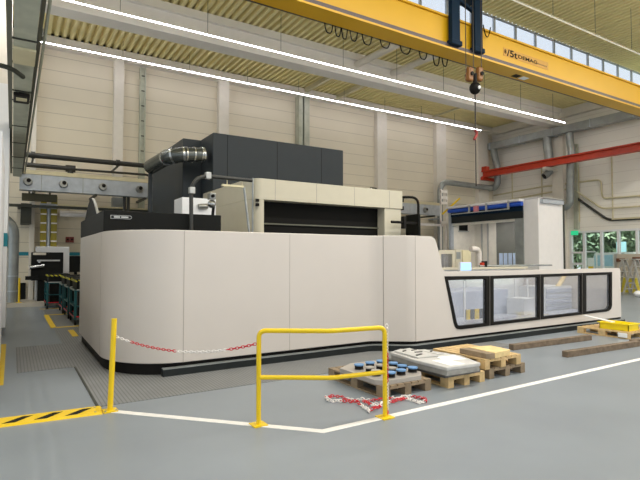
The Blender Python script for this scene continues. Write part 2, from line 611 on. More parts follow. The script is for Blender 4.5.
# roof struts between wall columns and beam, pipes through the beam
for i, ((ax, ay), (bx_, by)) in enumerate((((303, 91.5), (329, 78)), ((337, 97), (363, 85)), ((434, 116), (459, 108)))):
    a, b = at(ax, ay, Z=10.3), at(bx_, by, Z=10.3)
    a.y = 21.7; b.y = 17.4; a.x = b.x = (a.x + b.x) / 2
    trim(MB().bar(a, b, 0.16 if i < 2 else 0.08, 0.2 if i < 2 else 0.08), 'strut')
for i, ((ax, ay), (bx_, by)) in enumerate((((354, 65), (395, 45)), ((389, 74), (430, 57)))):
    a, b = at(ax, ay, Z=10.05), at(bx_, by, Z=10.05)
    trim(MB().tube([(a.x, 16.96, 10.0), (b.x, 13.75, 10.0)], 0.14, 14), 'pillar', smooth=True)


# strip lights
def strip_light(label, y, z, x0, x1, xoff=None, hang=10.42, glow='strip'):
    t = thing('strip_light', label, 'light', (x0, y, z), group='long strip lights under the roof')
    MB().box(x0, x1, y - 0.013, y + 0.013, z, z + 0.026).build('tube', glow, t)
    MB().box(x0 - 0.1, (xoff or x1), y - 0.025, y + 0.025, z + 0.026, z + 0.06).build('housing', 'stripoff', t)
    n = int((x1 - x0) / 2.7)
    for i in range(n + 1):
        x = x0 + 0.2 + i * 2.7
        MB().tube([(x, y, z + 0.1), (x, y, hang)], 0.008, 5).build('hanger', 'darksteel', t)
    return t


strip_light('long bright strip light hanging in front of the pale roof beam', 15.5, 9.0, -3.0, at(565, 124, Y=15.5).x)
strip_light('long bright strip light under the roof along the back wall top', 20.8, 9.70, at(40, 41.5, Y=20.8).x, at(481, 130, Y=20.8).x, at(514, 136.5, Y=20.8).x, 10.42)
q0, q1 = at(575, 27, Z=10.2), at(640, 55, Z=10.2)
strip_light('long strip light under the higher roof above the crane', (q0.y + q1.y) / 2, 10.2, -3.0, EX - 1.0, None, 12.0, 'stripdim')

# ================================================================== CRANE
GY = 9.5
zt = at(560, 57, Y=GY).z
gz0 = at(500, 65.5, Y=GY).z
girder = thing('crane_girder', 'long yellow overhead crane girder spanning the hall under the roof', 'crane', (12, GY, gz0))
MB().box(-6, 26.6, GY, GY + 0.36, gz0, zt - 0.05).build('box_beam', 'crane', girder)
MB().box(-6, 26.6, GY - 0.06, GY + 0.42, zt - 0.05, zt).build('top_flange', 'crane', girder)
MB().box(-6, 26.6, GY - 0.14, GY + 0.40, gz0 - 0.05, gz0).build('bottom_flange', 'crane', girder)
MB().box(-6, 26.6, GY - 0.13, GY - 0.06, gz0, gz0 + 0.10).build('rail', 'rail', girder)
pa, pb, pc, pd = at(503, 46.8, Y=GY), at(503, 53.6, Y=GY), at(548, 63.2, Y=GY), at(548, 71.8, Y=GY)
za, zb_ = (pb.z + pd.z) / 2, (pa.z + pc.z) / 2
sg = MB().box(pa.x, pc.x, GY - 0.012, GY - 0.001, za, zb_).build('name_panel', 'craneface', girder)
L = pc.x - pa.x; Hh = zb_ - za
part_text('lettering', '8', 'ink', sg, (pa.x + 0.02 * L, GY - 0.013, za + Hh * 0.30), (1, 0, 0), (0, 0, 1), Hh * 0.50, L * 0.042, bold=0.02)
part_text('lettering', '/5t', 'ink', sg, (pa.x + 0.070 * L, GY - 0.013, za + Hh * 0.08), (1, 0, 0), (0, 0, 1), Hh * 0.86, L * 0.225, bold=0.02)
part_text('lettering', 'DEMAG', 'ink', sg, (pa.x + 0.315 * L, GY - 0.013, za + Hh * 0.24), (1, 0, 0), (0, 0, 1), Hh * 0.46, L * 0.42, bold=0.02)
mb = MB()
for i in range(7):
    xq = pa.x + L * (0.745 + i * 0.032)
    mb.box(xq, xq + L * 0.022, GY - 0.015, GY - 0.011, za + Hh * 0.3, za + Hh * (0.46 if i else 0.52))
mb.build('small_print', 'inkgrey', sg)
for (xa, xb) in ((508, 516), (522, 530)):
    a, b = at(xa, 77, Z=gz0 - 0.052), at(xb, 78, Z=gz0 - 0.052)
    MB().box(a.x, b.x, GY + 0.1, GY + 0.3, gz0 - 0.056, gz0 - 0.05).build('marking', 'ink' if xa < 510 else 'paper', girder)

# trolley of the crane with hoist ropes and hook
TY = GY - 0.1
ax0, ax1 = at(449, 40, Y=TY).x, at(457, 40, Y=TY).x
bx0, bx1 = at(472, 45, Y=TY).x, at(479.5, 45, Y=TY).x
zl = gz0 + 0.06
tro = thing('crane_trolley', 'dark blue trolley frame standing on the yellow girder rail', 'crane trolley', ((ax0 + bx1) / 2, TY, zl))
for (u0, u1) in ((ax0, ax1), (bx0, bx1)):
    MB().box(u0, u1, TY - 0.12, TY + 0.02, zl + 0.1, zt + 0.9).build('leg', 'navy', tro, bevel=0.01)
    MB().box(u0 - 0.05, u1 + 0.05, TY - 0.16, TY + 0.04, zl, zl + 0.13).build('wheel_box', 'navy', tro, bevel=0.015)
MB().bar((ax0, TY - 0.05, zt + 0.55), (bx1, TY - 0.05, zt + 0.22), 0.1, 0.08).build('cross_bar', 'navy', tro)
MB().box(ax0 - 0.3, bx1 + 0.3, TY - 0.2, TY + 0.7, zt + 0.9, zt + 1.05).build('top_frame', 'navy', tro)
# rope set and hook block
HY = GY - 0.32
hx = at(475, 88, Y=HY).x
hk = thing('hook_block', 'black ball hook block hanging on ropes below the blue trolley', 'crane hook', (hx, HY, at(475, 88, Y=HY).z))
for px_, py_ in ((466, 72), (473.5, 68), (481.5, 72)):
    b = at(px_, py_, Y=HY)
    MB().tube([b, (b.x, HY, zt + 0.95)], 0.012, 6).build('rope', 'rope', hk)
for px_ in (469.5, 479.2):
    c = at(px_, 74.5, Y=HY)
    MB().bar((c.x - .02, HY, c.z - .2), (c.x + .02, HY, c.z + .2), .2, .16).build('pulley', 'orange', hk, bevel=.05)
    MB().tube([(c.x, HY - 0.12, c.z), (c.x, HY + 0.12, c.z)], 0.055, 10).build('pulley_axle', 'ink', hk, smooth=True)
c = at(475, 88.2, Y=HY)
MB().ball(c, 0.155, 18, 1.12).build('ball', 'ink', hk, smooth=True)
MB().ball((c.x, HY - 0.145, c.z - 0.02), 0.05, 10).build('ball_cap', 'paper', hk, smooth=True)
MB().tube([(c.x, HY, c.z + 0.15), (c.x, HY, c.z + 0.4)], 0.06, 10).build('swivel', 'ink', hk)
d = at(474.3, 130, Y=HY)
mb = MB()
n = 26
for i in range(n):
    z = c.z - 0.16 - (c.z - 0.16 - d.z) * i / n
    a = (math.cos(i * 1.57), math.sin(i * 1.57))
    h = 0.042
    mb.tube([(c.x + a[0] * .014 * math.cos(q), HY + a[1] * .014 * math.cos(q), z + h * .8 * math.sin(q)) for q in [2 * math.pi * j / 8 for j in range(8)]], 0.010, 5, closed=True)
mb.build('lifting_chain', 'rope', hk)
e = at(474.2, 137, Y=HY)
hkp = [(c.x + 0.05 * math.sin(t * .5) * (1 if t < 5 else 1), HY, d.z - 0.03 * t) for t in range(10)]
MB().tube(hkp, 0.04, 8).build('chain_shortener', mat('sling_red', (140, 50, 44), .6), hk, smooth=True)
MB().tube([(c.x, HY, hkp[-1][2]), (c.x, HY, at(474, 186, Y=HY).z)], 0.016, 6).build('sling', 'rope', hk)

# festoon cable below the girder
FY = GY + 0.47
fz = gz0 - 0.01
fc = thing('festoon_cable', 'black looping power cable hanging behind the yellow girder', 'cable', (at(380, 45, Y=FY).x, FY, fz))
for (xa, xb, yb) in ((324.5, 333, 33), (335, 341, 36.5), (341.5, 347.5, 39), (350, 357.5, 41), (362, 372, 44.8), (380, 390, 47.8), (400, 410.5, 53.8), (419, 427, 59.3), (433, 439.5, 65.5), (442, 447.5, 66.2)):
    xm = at((xa + xb) / 2, yb, Y=FY)
    x0, x1 = at(xa, yb - 5, Y=FY).x, at(xb, yb - 5, Y=FY).x
    pts = []
    for j in range(13):
        t = -1 + 2 * j / 12
        pts.append(((x0 + x1) / 2 + (x1 - x0) / 2 * math.copysign(abs(t) ** 0.75, t), FY, xm.z + (fz - xm.z) * abs(t) ** 2.6))
    MB().tube(pts, 0.017, 6).build('cable_loop', 'ink', fc, smooth=True)
xm = at(487, 37, Y=GY - 0.08)
MB().tube([(xm.x + 0.16 * t, GY - 0.08, xm.z + 0.32 * t * t) for t in [-1 + j / 5 for j in range(11)]], 0.016, 6).build('cable_loop', 'ink', fc, smooth=True)
MB().box(-5, 26, FY + 0.0, FY + 0.06, fz, fz + 0.03).build('cable_track', 'rail', fc)

# red runway beam with its bracket
rz0, rz1 = 6.94, 7.36
rb = thing('crane_runway', 'orange red steel runway beam along the end wall', 'steel beam', (26.0, 12, rz0))
MB().box(25.88, 26.22, -5, 21.66, rz0, rz0 + 0.07).box(26.02, 26.09, -5, 21.66, rz0 + 0.07, rz1 - 0.07).box(25.88, 26.22, -5, 21.66, rz1 - 0.07, rz1).build('beam', 'red', rb)
MB().box(25.95, 26.3, 21.35, 21.7, rz1, rz1 + 0.28).build('end_stop', 'red', rb)
MB().box(25.8, 27.0, 21.45, 21.65, rz0 - 0.18, rz0).build('bracket', 'red', rb)
for yy in (17.2, 9.0, 1.0):
    MB().box(25.9, 27.38, yy - 0.1, yy + 0.1, rz0 - 0.15, rz0).build('bracket', 'pillar', rb)

# ================================================================== DUCTS AND PIPES ON THE WALLS
dz = at(537, 138.75, X=26.45).z
du = thing('ventilation_duct', 'galvanised ventilation duct running high along the end wall', 'duct', (26.7, 14, dz))
yd0 = at(487.5, 146, X=26.45).y
MB().box(26.45, 26.95, -4, yd0, dz, dz + 0.42).build('duct_run', 'duct', du)
for i in range(9):
    yy = yd0 - 0.2 - i * 2.2
    MB().box(26.42, 26.98, yy - 0.02, yy + 0.02, dz - 0.03, dz + 0.45).build('flange', 'galv', du)


def px_path(pts, **k):
    return [at(x, y, **k) for x, y in pts]


def branch(pts, r, X):
    p = px_path(pts, X=X)
    return MB().tube(roundpath(p, 0.5, 4), r, 14)


branch([(493.5, 146), (494.5, 156), (497.5, 166), (497.5, 183), (495, 187.5), (489, 188.2)], 0.21, 26.7).build('branch_pipe', 'duct', du, smooth=True)
branch([(547, 137), (547.5, 147), (549, 156), (549, 167)], 0.25, 26.7).build('branch_pipe', 'duct', du, smooth=True)
a = at(547.5, 174.5, X=26.6)
b = at(548.6, 167, X=26.7)
MB().tube([b, (26.6, a.y, a.z + 0.15)], 0.12, 12).tube([(26.75, a.y - 0.1, a.z + 0.2), (26.35, a.y + 0.05, a.z - 0.12)], 0.2, 14).build('outlet_nozzle', 'duct', du, smooth=True)
MB().tube([(26.36, a.y + .04, a.z - .115), (26.33, a.y + .06, a.z - .14)], .16, 14).build('nozzle_opening', 'ink', du)
branch([(569.5, 133), (570, 143), (572, 152), (570.3, 163), (570.3, 203), (566, 207.5), (539, 204)], 0.2, 26.65).build('branch_pipe', 'duct', du, smooth=True)

tb = thing('bent_pipe', 'grey bent duct pipe rising and turning along the back wall', 'pipe', at(440, 236, Y=21.2))
tb.location.z = 0
pts = px_path([(440, 240), (440, 181.5), (491, 188)], Y=21.2)
pts[0].z = 0
MB().tube(roundpath(pts, 0.7, 8), 0.17, 16).build('pipe', 'duct', tb, smooth=True)
for yv in (21.6,):
    MB().box(pts[0].x - 0.2, pts[0].x + 0.2, 21.15, 21.98, 4.0, 4.06).build('clamp', 'galv', tb)


def wall_pipe(name, label, pts, r, m, X=EX - 0.1, cat='pipe', rr=0.25):
    p = px_path(pts, X=X)
    for v in p: v.y = min(v.y, 21.85)
    o = MB().tube(roundpath(p, rr, 3), r, 8).build(name, m, smooth=True)
    return tag(o, label, cat, None)


wall_pipe('conduit_pipe', 'upper thin pipe stepping down along the end wall above the windows', [(470, 198.5), (540, 187), (601, 179.5), (602, 198.7), (660, 194)], 0.045, 'strut')
wall_pipe('conduit_pipe', 'thin pipe with a yellow diagonal stretch on the end wall', [(470, 205.5), (540, 194), (572, 188.3), (602, 208.6), (660, 205)], 0.045, 'strut', X=EX - 0.16)
wall_pipe('cable_run', 'dark cable run sloping down to above the end wall windows', [(573, 195.5), (608, 220), (660, 217.5)], 0.07, 'pipeblack', X=EX - 0.1, cat='cable')
tag(MB().bar(at(612, 219, X=EX - 0.2), at(660, 216.5, X=EX - 0.2), 0.1, 0.08).build('cable_tray', 'strut'), 'short pale cable tray over the dark cable run by the windows', 'cable tray')
for px_, ya, yb, lab in ((512, 172, 202, 'thin vertical conduit at the end wall near the back corner'), (541.5, 168, 205, 'thin vertical conduit at the end wall beside the nozzle'), (611.5, 155, 219, 'thin vertical conduit under the red beam above the windows'), (578.5, 168, 222, 'thin vertical conduit close to the wall column by the windows')):
    a, b = at(px_, ya, X=EX - 0.06), at(px_, yb, X=EX - 0.06)
    tag(MB().tube([a, (a.x, a.y, b.z)], 0.035, 8).build('conduit', 'strut'), lab, 'pipe')
# grey down pipes on the end wall column
p = at(576, 190, X=EX - 0.12)
tag(MB().box(EX - 0.2, EX - .01, p.y - 0.12, p.y + 0.12, wtop + 0.12, 8.2).build('cable_channel', 'galvdark'), 'dull vertical cable channel on the end wall beside the silver branch', 'cable channel')

# exit sign over the window band
ex = at(574.6, 233, X=EX - 0.06)
es = thing('exit_sign', 'small green emergency exit sign at the top of the window band', 'sign', ex)
MB().box(EX - 0.1, EX - 0.02, ex.y - 0.2, ex.y + 0.2, ex.z - 0.12, ex.z + 0.12).build('panel', 'exit', es)

# trunk along the back wall with nozzles, black pipes over it
tz0, tz1 = 4.08, 4.64
tk = thing('nozzle_ducting', 'long galvanised trunk with round nozzles along the back wall', 'trunking', (4, 20, tz0))
MB().box(0.16, 20.5, 20.0, 20.45, tz0, tz1).build('trunk', 'galv', tk)
MB().box(0.16, 20.5, 19.98, 20.45, tz1, tz1 + 0.14).build('top_cover', 'strut', tk)
for px_ in (41.5, 83, 148):
    x = at(px_, 185, Y=20).x
    MB().box(x - 0.012, x + 0.012, 19.99, 20.0, tz0, tz1).build('joint', 'duct', tk)
for px_, py_ in ((28, 181.5), (63.4, 184), (102.8, 186.8), (139.7, 189.2), (425.5, 210)):
    c = at(px_, py_, Y=19.96)
    nz = MB().tube([(c.x, 20.0, c.z), (c.x, 19.86, c.z)], [0.15, 0.12], 16).build('nozzle', 'silver', tk, smooth=True)
    MB().tube([(c.x + 0.02, 19.87, c.z + 0.03), (c.x + 0.02, 19.845, c.z + 0.03)], 0.07, 12).build('opening', 'ink', nz)
for x in (0.6, 2.6, 4.4, 9, 13, 17, 20):
    MB().box(x - 0.04, x + 0.04, 20.0, 21.66, tz0 - 0.08, tz0).build('bracket', 'darksteel', tk)
bp = thing('coolant_pipe', 'thick black pipe above the galvanised trunk, upper of two', 'pipe', (2, 20.2, 5.3))
MB().tube([at(25, 154.5, Y=20.2), at(156, 166.8, Y=20.2)], 0.095, 12).build('pipe', 'pipeblack', bp, smooth=True)
for px_ in (33, 118):
    x = at(px_, 156, Y=20.2).x
    z = at(px_, 155 if px_ < 50 else 163, Y=20.2).z
    MB().tube([(x - 0.07, 20.2, z), (x + 0.07, 20.2, z)], 0.125, 12).build('sleeve', 'pipeblack', bp, smooth=True)
    MB().box(x - 0.03, x + 0.03, 20.2, 21.68, z - 0.15, z - 0.09).build('bracket', 'darksteel', bp)
bp = thing('coolant_pipe', 'black pipe with a tee just over the galvanised trunk top', 'pipe', (2, 20.2, 4.95))
MB().tube([at(25, 164.5, Y=20.2), at(72, 168.7, Y=20.2)], 0.085, 12).build('pipe', 'pipeblack', bp, smooth=True)
MB().tube(roundpath([at(72, 169.2, Y=20.2), at(149.7, 175, Y=20.2), at(149.7, 232, Y=20.2)], 0.15, 4), 0.045, 10).build('thin_pipe', 'pipeblack', bp, smooth=True)
c = at(70.5, 168.7, Y=20.2)
MB().tube([(c.x - 0.16, 20.2, c.z), (c.x + 0.16, 20.2, c.z)], 0.13, 12).tube([c, (c.x, 20.2, c.z - 0.27)], 0.1, 12).build('tee', 'pipeblack', bp, smooth=True)
# stand-off box and dark rail below the trunk
a, b = at(21, 203, Y=21.3), at(31.3, 224, Y=21.3)
o = MB().box(a.x, b.x, 21.3, 22.0, b.z, a.z).build('junction_box', 'darksteel'); tag(o, 'dark grey junction box on the back wall under the trunk', 'box')
p0, p1_ = at(8, 203.5, Y=20.9), at(190, 216, Y=20.9)
o = MB().box(p0.x, p1_.x, 20.85, 20.95, p0.z - 0.1, p0.z).box(p0.x + .3, p0.x + .4, 20.95, 21.98, p0.z - 0.1, p0.z).box(3.2, 3.3, 20.95, 21.98, p0.z - 0.1, p0.z).build('support_rail', 'darksteel'); tag(o, 'thin dark support rail running below the galvanised trunk', 'rail')
p0, p1_ = at(60, 213.5, Y=21.5), at(190, 221, Y=21.5)
o = MB().tube([(p0.x, 21.5, p0.z), (p1_.x, 21.5, p0.z)], 0.12, 10).box(p0.x + .2, p0.x + .3, 21.5, 21.98, p0.z - .05, p0.z + .05).build('water_pipe', 'whiteplastic', smooth=True); tag(o, 'pale horizontal pipe on the back wall below the support rail', 'pipe')
p0, p1_ = at(22, 190, Y=20.5), at(57, 203, Y=20.5)
o = MB().box(p0.x, p1_.x, 20.5, 20.8, p1_.z + .05, p0.z - .1).box(p0.x + .2, p0.x + .26, 20.6, 20.7, p0.z - .1, 4.1).box(p1_.x - .26, p1_.x - .2, 20.6, 20.7, p0.z - .1, 4.1).build('hose_tray', mat('olive_dark', (72, 68, 44), .6)); tag(o, 'dark olive hose tray hung under the left end of the galvanised trunk', 'tray')
for px_, lab in ((124.6, 'black upright pipe stub under the trunk, taller of two'), (128.4, 'black upright pipe stub under the trunk, shorter of two')):
    a, b = at(px_, 194 if px_ < 126 else 197, Y=20.3), at(px_, 216 if px_ < 126 else 213, Y=20.3)
    o = MB().tube([(a.x, 20.3, 4.085), (a.x, 20.3, b.z)], .06, 10).build('pipe_stub', 'pipeblack', smooth=True); tag(o, lab, 'pipe')
p0, p1_ = at(58, 206, Y=21.2), at(172, 214, Y=21.2)
o = MB().tube([(p0.x, 21.2, p0.z), (p1_.x, 21.2, p0.z)], .07, 10).box(p0.x + .4, p0.x + .48, 21.2, 21.98, p0.z - .04, p0.z + .04).build('water_pipe', 'strut', smooth=True); tag(o, 'slim pale pipe on the back wall just above the wider one', 'pipe')
p0 = at(112, 200, Y=21.5); p1_ = at(122, 226, Y=21.5)
o = MB().box(p0.x, p1_.x, 21.4, 21.7, p1_.z, p0.z + .1).build('meter_box', 'duct'); tag(o, 'grey box on the back wall column below the trunk', 'box')
# two yellow cable ladders
for (xa, xb), lab in (((40.5, 46.5), 'yellow upright cable ladder with white rungs, beside the thin pipe'), ((51, 57.2), 'yellow upright cable ladder with white rungs nearer the red switches')):
    x0, x1 = at(xa, 220, Y=21.4).x, at(xb, 220, Y=21.4).x
    z1 = at(xa, 196, Y=21.4).z
    cl = thing('cable_ladder', lab, 'cable ladder', ((x0 + x1) / 2, 21.4, 0), group='yellow cable ladders')
    MB().box(x0, x1, 21.45, 21.55, 2.1, z1).build('back_sheet', mat('ladder_yellow', (150, 136, 40), 0.5) if 'ladder_yellow' not in bpy.data.materials else bpy.data.materials['ladder_yellow'], cl)
    for i in range(6):
        zz = at(44, 205 + i * 9, Y=21.4).z
        MB().box(x0, x1, 21.38, 21.45, zz - 0.025, zz + 0.025).build('rung', 'whiteplastic', cl)
    MB().box((x0 + x1) / 2 - .03, (x0 + x1) / 2 + .03, 21.55, 22.0, 3.0, 3.06).build('bracket', 'darksteel', cl)
x = at(48.8, 220, Y=21.5).x
o = MB().tube([(x, 21.5, 2.1), (x, 21.5, at(48, 205, Y=21.5).z)], 0.06, 10).box(x - 0.3, x + 0.25, 21.35, 21.98, at(48, 209, Y=21.5).z, at(48, 204, Y=21.5).z).build('drop_pipe', 'galv', smooth=True); tag(o, 'grey drop pipe between the two yellow cable ladders', 'pipe')
for px_, lab in ((67.6, 'small red switch box on the back wall beside the cable ladder'), (71.8, 'small red switch box on the back wall closer to the cream machine')):
    a = at(px_, 239.7, Y=21.95)
    sb = thing('switch_box', lab, 'switch', (a.x, 21.95, a.z))
    MB().box(a.x - 0.07, a.x + 0.07, 21.9, 22.0, a.z - 0.11, a.z + 0.11).build('case', mat('dull_red', (130, 54, 44), 0.5), sb)
    MB().box(a.x - 0.03, a.x + 0.03, 21.88, 21.9, a.z - 0.03, a.z + 0.04).build('knob', 'ink', sb)
# cable ladder running up the wall behind
x0, x1 = at(139.7, 130, Y=21.9).x, at(144.5, 130, Y=21.9).x
cl = thing('cable_tray', 'tall dark cable tray climbing the back wall beside a pale column', 'cable tray', ((x0 + x1) / 2, 21.9, 3))
MB().box(x0, x1, 21.86, 22.0, 2.8, 9.9).build('tray', 'galvdark', cl)
MB().box(x0 - .02, x0 + .03, 21.8, 22.0, 2.8, 9.9).box(x1 - .03, x1 + .02, 21.8, 22.0, 2.8, 9.9).build('side_rail', 'galvdark', cl)
for i in range(11):
    MB().box(x0, x1, 21.83, 21.86, 3.0 + i * .65, 3.04 + i * .65).build('rung', 'darksteel', cl)

# ================================================================== LEFT EDGE
lm = thing('machine_enclosure', 'tall white machine enclosure with a teal band at the edge of view', 'machine', (-1.3, 11, 0))
ex1 = at(7.2, 240, Y=13.0).x
MB().box(-2.6, ex1, 13.0, 15.5, 0.16, 5.6).build('housing', 'white', lm)
MB().box(-2.6, -0.13, 6.9, 9.6, 0.16, 3.2).build('front_housing', 'white', lm)
MB().box(-2.6, -0.2, 9.6, 13.0, 0.16, 2.2).build('middle_housing', 'white', lm)
MB().box(-2.5, -0.2, 7.0, 15.4, 0, 0.16).build('base', 'black', lm)
tza, tzb = at(4, 233, Y=13).z, at(4, 246.5, Y=13).z
MB().box(-2.61, ex1 + .005, 12.99, 15.51, tzb, tza).build('band', 'teal', lm)
trim(MB().box(-1.0, -0.12, 15.7, 16.3, 0, 10.4), 'pillar')
# overhead trunk running towards the back wall
ot = thing('overhead_trunk', 'long grey overhead trunk running from above towards the back wall', 'trunking', (0.1, 12, 4.5))
MB().box(-0.04, 0.21, 4.0, 19.9, 4.50, 4.72).build('trunk', 'galvdark', ot)
MB().box(-0.12, -0.06, 4.0, 19.9, 4.60, 4.74).build('side_rail', 'olive', ot)
MB().box(0.23, 0.27, 4.0, 19.9, 4.60, 4.74).build('side_rail', 'olive', ot)
MB().box(0.30, 0.325, 4.0, 19.9, 4.60, 4.74).build('side_rail', 'galvdark', ot)
for yy in (5.6, 7.3, 8.2, 9.6, 10.2, 12.2, 14, 16, 18):
    MB().box(-0.06, 0.23, yy - 0.015, yy + 0.015, 4.485, 4.505).build('cross_strap', 'darksteel', ot)
    if not 9 < yy < 11:
        MB().box(0.06, 0.1, yy - 0.02, yy + 0.02, 4.7, 12.0 if yy < 13.6 else 10.42).build('hanger', 'darksteel', ot)
MB().box(-0.05, 0.22, 7.6, 8.2, 4.47, 4.5).build('cover_plate', 'strut', ot)
a = at(20.5, 98, Z=4.45)
cl = MB().box(-0.04, 0.20, a.y - 0.28, a.y + 0.22, 4.41, 4.47).build('lamp_box', 'ink', ot, bevel=0.02)
MB().box(0.0, 0.16, a.y - 0.16, a.y + 0.0, 4.395, 4.41).build('lamp_lens', 'strut', cl)
p = px_path([(-12, 63), (4, 66), (14, 70), (23, 77)], Z=4.42)
o = MB().tube(roundpath(p, 0.3, 4), 0.035, 8).build('cable_hose', 'darksteel', smooth=True); tag(o, 'dark hose sagging across below the overhead trunk', 'hose')
a, b = at(36.3, 27, Y=15.0), at(43.5, 36.5, Y=15.0)
o = MB().box(a.x, b.x, 15.0, 15.3, b.z, a.z).box(a.x + .08, a.x + .11, 15.1, 15.15, a.z, 10.42).build('louvre_box', 'darksteel'); tag(o, 'dark louvred box hanging beside the overhead trunk', 'box')
# grey standing duct
c = at(12.2, 306, Z=0)
gd = thing('standing_duct', 'thick grey standing duct pipe beside the white enclosure', 'duct', (c.x, c.y, 0))
zt_ = at(12, 222, Y=c.y).z
MB().tube(roundpath([(c.x, c.y, 0), (c.x, c.y, zt_), (c.x - 0.9, c.y, zt_ + 0.35)], 0.5, 6), 0.17, 16).build('pipe', 'duct', gd, smooth=True)
for yy in (276, 291):
    z = at(12, yy, Y=c.y).z
    MB().tube([(c.x, c.y, z - .02), (c.x, c.y, z + .02)], 0.18, 16).build('joint_band', 'galv', gd)
# plinth and the machine behind the aisle
trim(MB().box(-1.5, 3.0, 19.95, 22.0, 0, 0.13), 'beige')
trim(MB().box(-0.4, 0.45, 21.9, 22.0, 0.13, 0.75), 'black')
trim(MB().box(-0.2, 2.3, 21.97, 22.0, at(22, 255.5, Y=22).z, at(22, 252, Y=22).z), 'teal')


def px_box(xa, ya, xb, yb, y0, y1, z0=None):
    a, b = at(xa, ya, Y=y0), at(xb, yb, Y=y0)
    zt_ = (a.z + at(xb, ya, Y=y0).z) / 2
    return MB().box(a.x, b.x, y0, y1, b.z if z0 is None else z0, zt_)


bm_ = thing('tool_machine', 'black machine tool with a white back panel on the low plinth', 'machine', (at(47, 300, Y=20.6).x, 20.6, 0.13))
px_box(36, 246.5, 68.5, 303, 21.0, 21.5, 0.13).build('back_panel', 'white', bm_, bevel=0.02)
px_box(31.5, 252.3, 63, 280, 20.6, 21.0).build('head', 'black', bm_, bevel=0.02)
px_box(37.7, 280, 53, 303, 20.65, 21.0, 0.13).build('column', 'black', bm_)
px_box(25.3, 276.3, 38, 279.8, 20.35, 20.65).build('tray', 'black', bm_)
px_box(33, 252.6, 46, 255, 20.57, 20.6).build('label_strip', 'beige', bm_)
px_box(37, 259.8, 60, 261.2, 20.56, 20.6).build('guide_bar', 'alu', bm_)
a = at(36, 267, Y=20.5)
MB().tube([(a.x - 0.2, 20.5, a.z - 0.02), (a.x + 0.25, 20.5, a.z + 0.05)], 0.07, 12).tube([(a.x + 0.1, 20.6, a.z + 0.2), (a.x + 0.1, 20.4, a.z + 0.2)], 0.05, 10).build('spindle', 'steel', bm_, smooth=True)
px_box(69.5, 256, 80, 272, 21.2, 21.5).build('control_panel', 'black', bm_)
a = at(75.6, 272, Y=21.35)
MB().box(a.x - 0.05, a.x + 0.05, 21.3, 21.4, 0.13, a.z + 0.1).build('panel_post', 'black', bm_)
yp = thing('bollard', 'thin yellow bollard on the plinth beside the black tool machine', 'bollard', (at(19, 296, Y=20.4).x, 20.4, 0.13))
x = yp.location.x
MB().tube([(x, 20.4, 0.13), (x, 20.4, at(19, 278, Y=20.4).z)], 0.032, 12).build('post', 'yellow', yp, smooth=True)
MB().box(x - 0.09, x + 0.09, 20.31, 20.49, 0.13, 0.14).build('base_plate', 'yellow', yp)


# teal tool carts
def make_cart():
    t = thing('tool_cart', '', 'cart', (0, 0, 0), group='teal tool carts')
    w, l, h = 0.75, 1.2, 0.86
    for sx in (0.03, w - 0.03):
        for sy in (0.03, l - 0.03):
            MB().box(sx - .03, sx + .03, sy - .03, sy + .03, 0.13, h).build('post', 'tealdark', t)
            MB().tube([(sx - .02, sy, 0.06), (sx + .02, sy, 0.06)], 0.06, 12).box(sx - .012, sx + .012, sy - .012, sy + .012, 0.1, 0.15).build('caster', 'ink', t)
    for z in (0.16, 0.45, h - 0.02):
        MB().box(0.0, w, 0.0, l, z, z + 0.025).build('shelf', 'tealdark', t)
    for z in (0.19, h + 0.005):
        MB().box(-0.006, 0.0, 0.06, l - 0.06, z, z + 0.03).box(0.05, w - .05, -0.006, 0, z, z + .03).build('edge_strip', 'redplastic' if z < .5 else 'alu', t)
    MB().box(0.1, w - 0.1, 0.08, l - 0.08, 0.475, 0.82).box(0.1, w - 0.1, 0.08, l - 0.08, 0.185, 0.42).build('crate', 'black', t)
    MB().box(0.06, w - 0.06, 0.1, l - 0.1, h + 0.005, h + 0.2).build('tool_rack', 'black', t)
    MB().box(0.05, w - 0.05, 0.08, l - 0.08, h + 0.2, h + 0.285).build('rack_top', 'black', t)
    MB().box(0.03, 0.05, 0.05, l - 0.05, h + 0.215, h + 0.265).box(0.03, w - .03, 0.06, 0.08, h + .215, h + .265).build('hazard_board', 'chevron', t)
    return t


cart = make_cart()
spots = [(0.98, 18.75, 'teal tool cart with a chevron board, first from the black tool machine'),
         (1.30, 16.85, 'teal tool cart with a chevron board, second from the black tool machine'),
         (1.32, 15.35, 'teal tool cart with a chevron board, third from the black tool machine'),
         (1.34, 13.85, 'teal tool cart nearest to the cream machine corner')]
for i, (x, y, lab) in enumerate(spots):
    c = cart if i == 0 else dup(cart)
    c.location = (x, y, 0.0125 if i else 0.006); c['label'] = lab

# ================================================================== THE BIG CREAM MACHINE
from mathutils.geometry import tessellate_polygon
PY = 7.25           # front face of the tall panel
WYF = 6.80          # front face of the low wing
PT = 2.11
mach = thing('gantry_machine', 'huge cream machining centre with a rounded corner and a row of black-framed windows', 'machine', (7, 9, 0))
cx, cy, rx, ry = 2.18, 8.40, 1.0, 1.15
path = [(1.18, 11.2), (1.18, 8.40)]
for i in range(1, 17):
    a = math.pi + (math.pi / 2) * i / 16
    path.append((cx + rx * math.cos(a), cy + ry * math.sin(a)))
path += [(5.55, PY), (5.63, PY - 0.02), (5.72, PY - 0.07), (6.12, WYF + 0.07), (6.22, WYF + 0.01), (6.30, WYF)]
MB().wallstrip(path, 0.17, PT, 0.10).build('front_panel', 'cream', mach, smooth=True, bevel=0.012)


def offset(path, d):
    out = []
    n = len(path)
    for i in range(n):
        dx = path[min(i + 1, n - 1)][0] - path[max(i - 1, 0)][0]
        dy = path[min(i + 1, n - 1)][1] - path[max(i - 1, 0)][1]
        q = math.hypot(dx, dy)
        out.append((path[i][0] + dy / q * d, path[i][1] - dx / q * d))
    return out


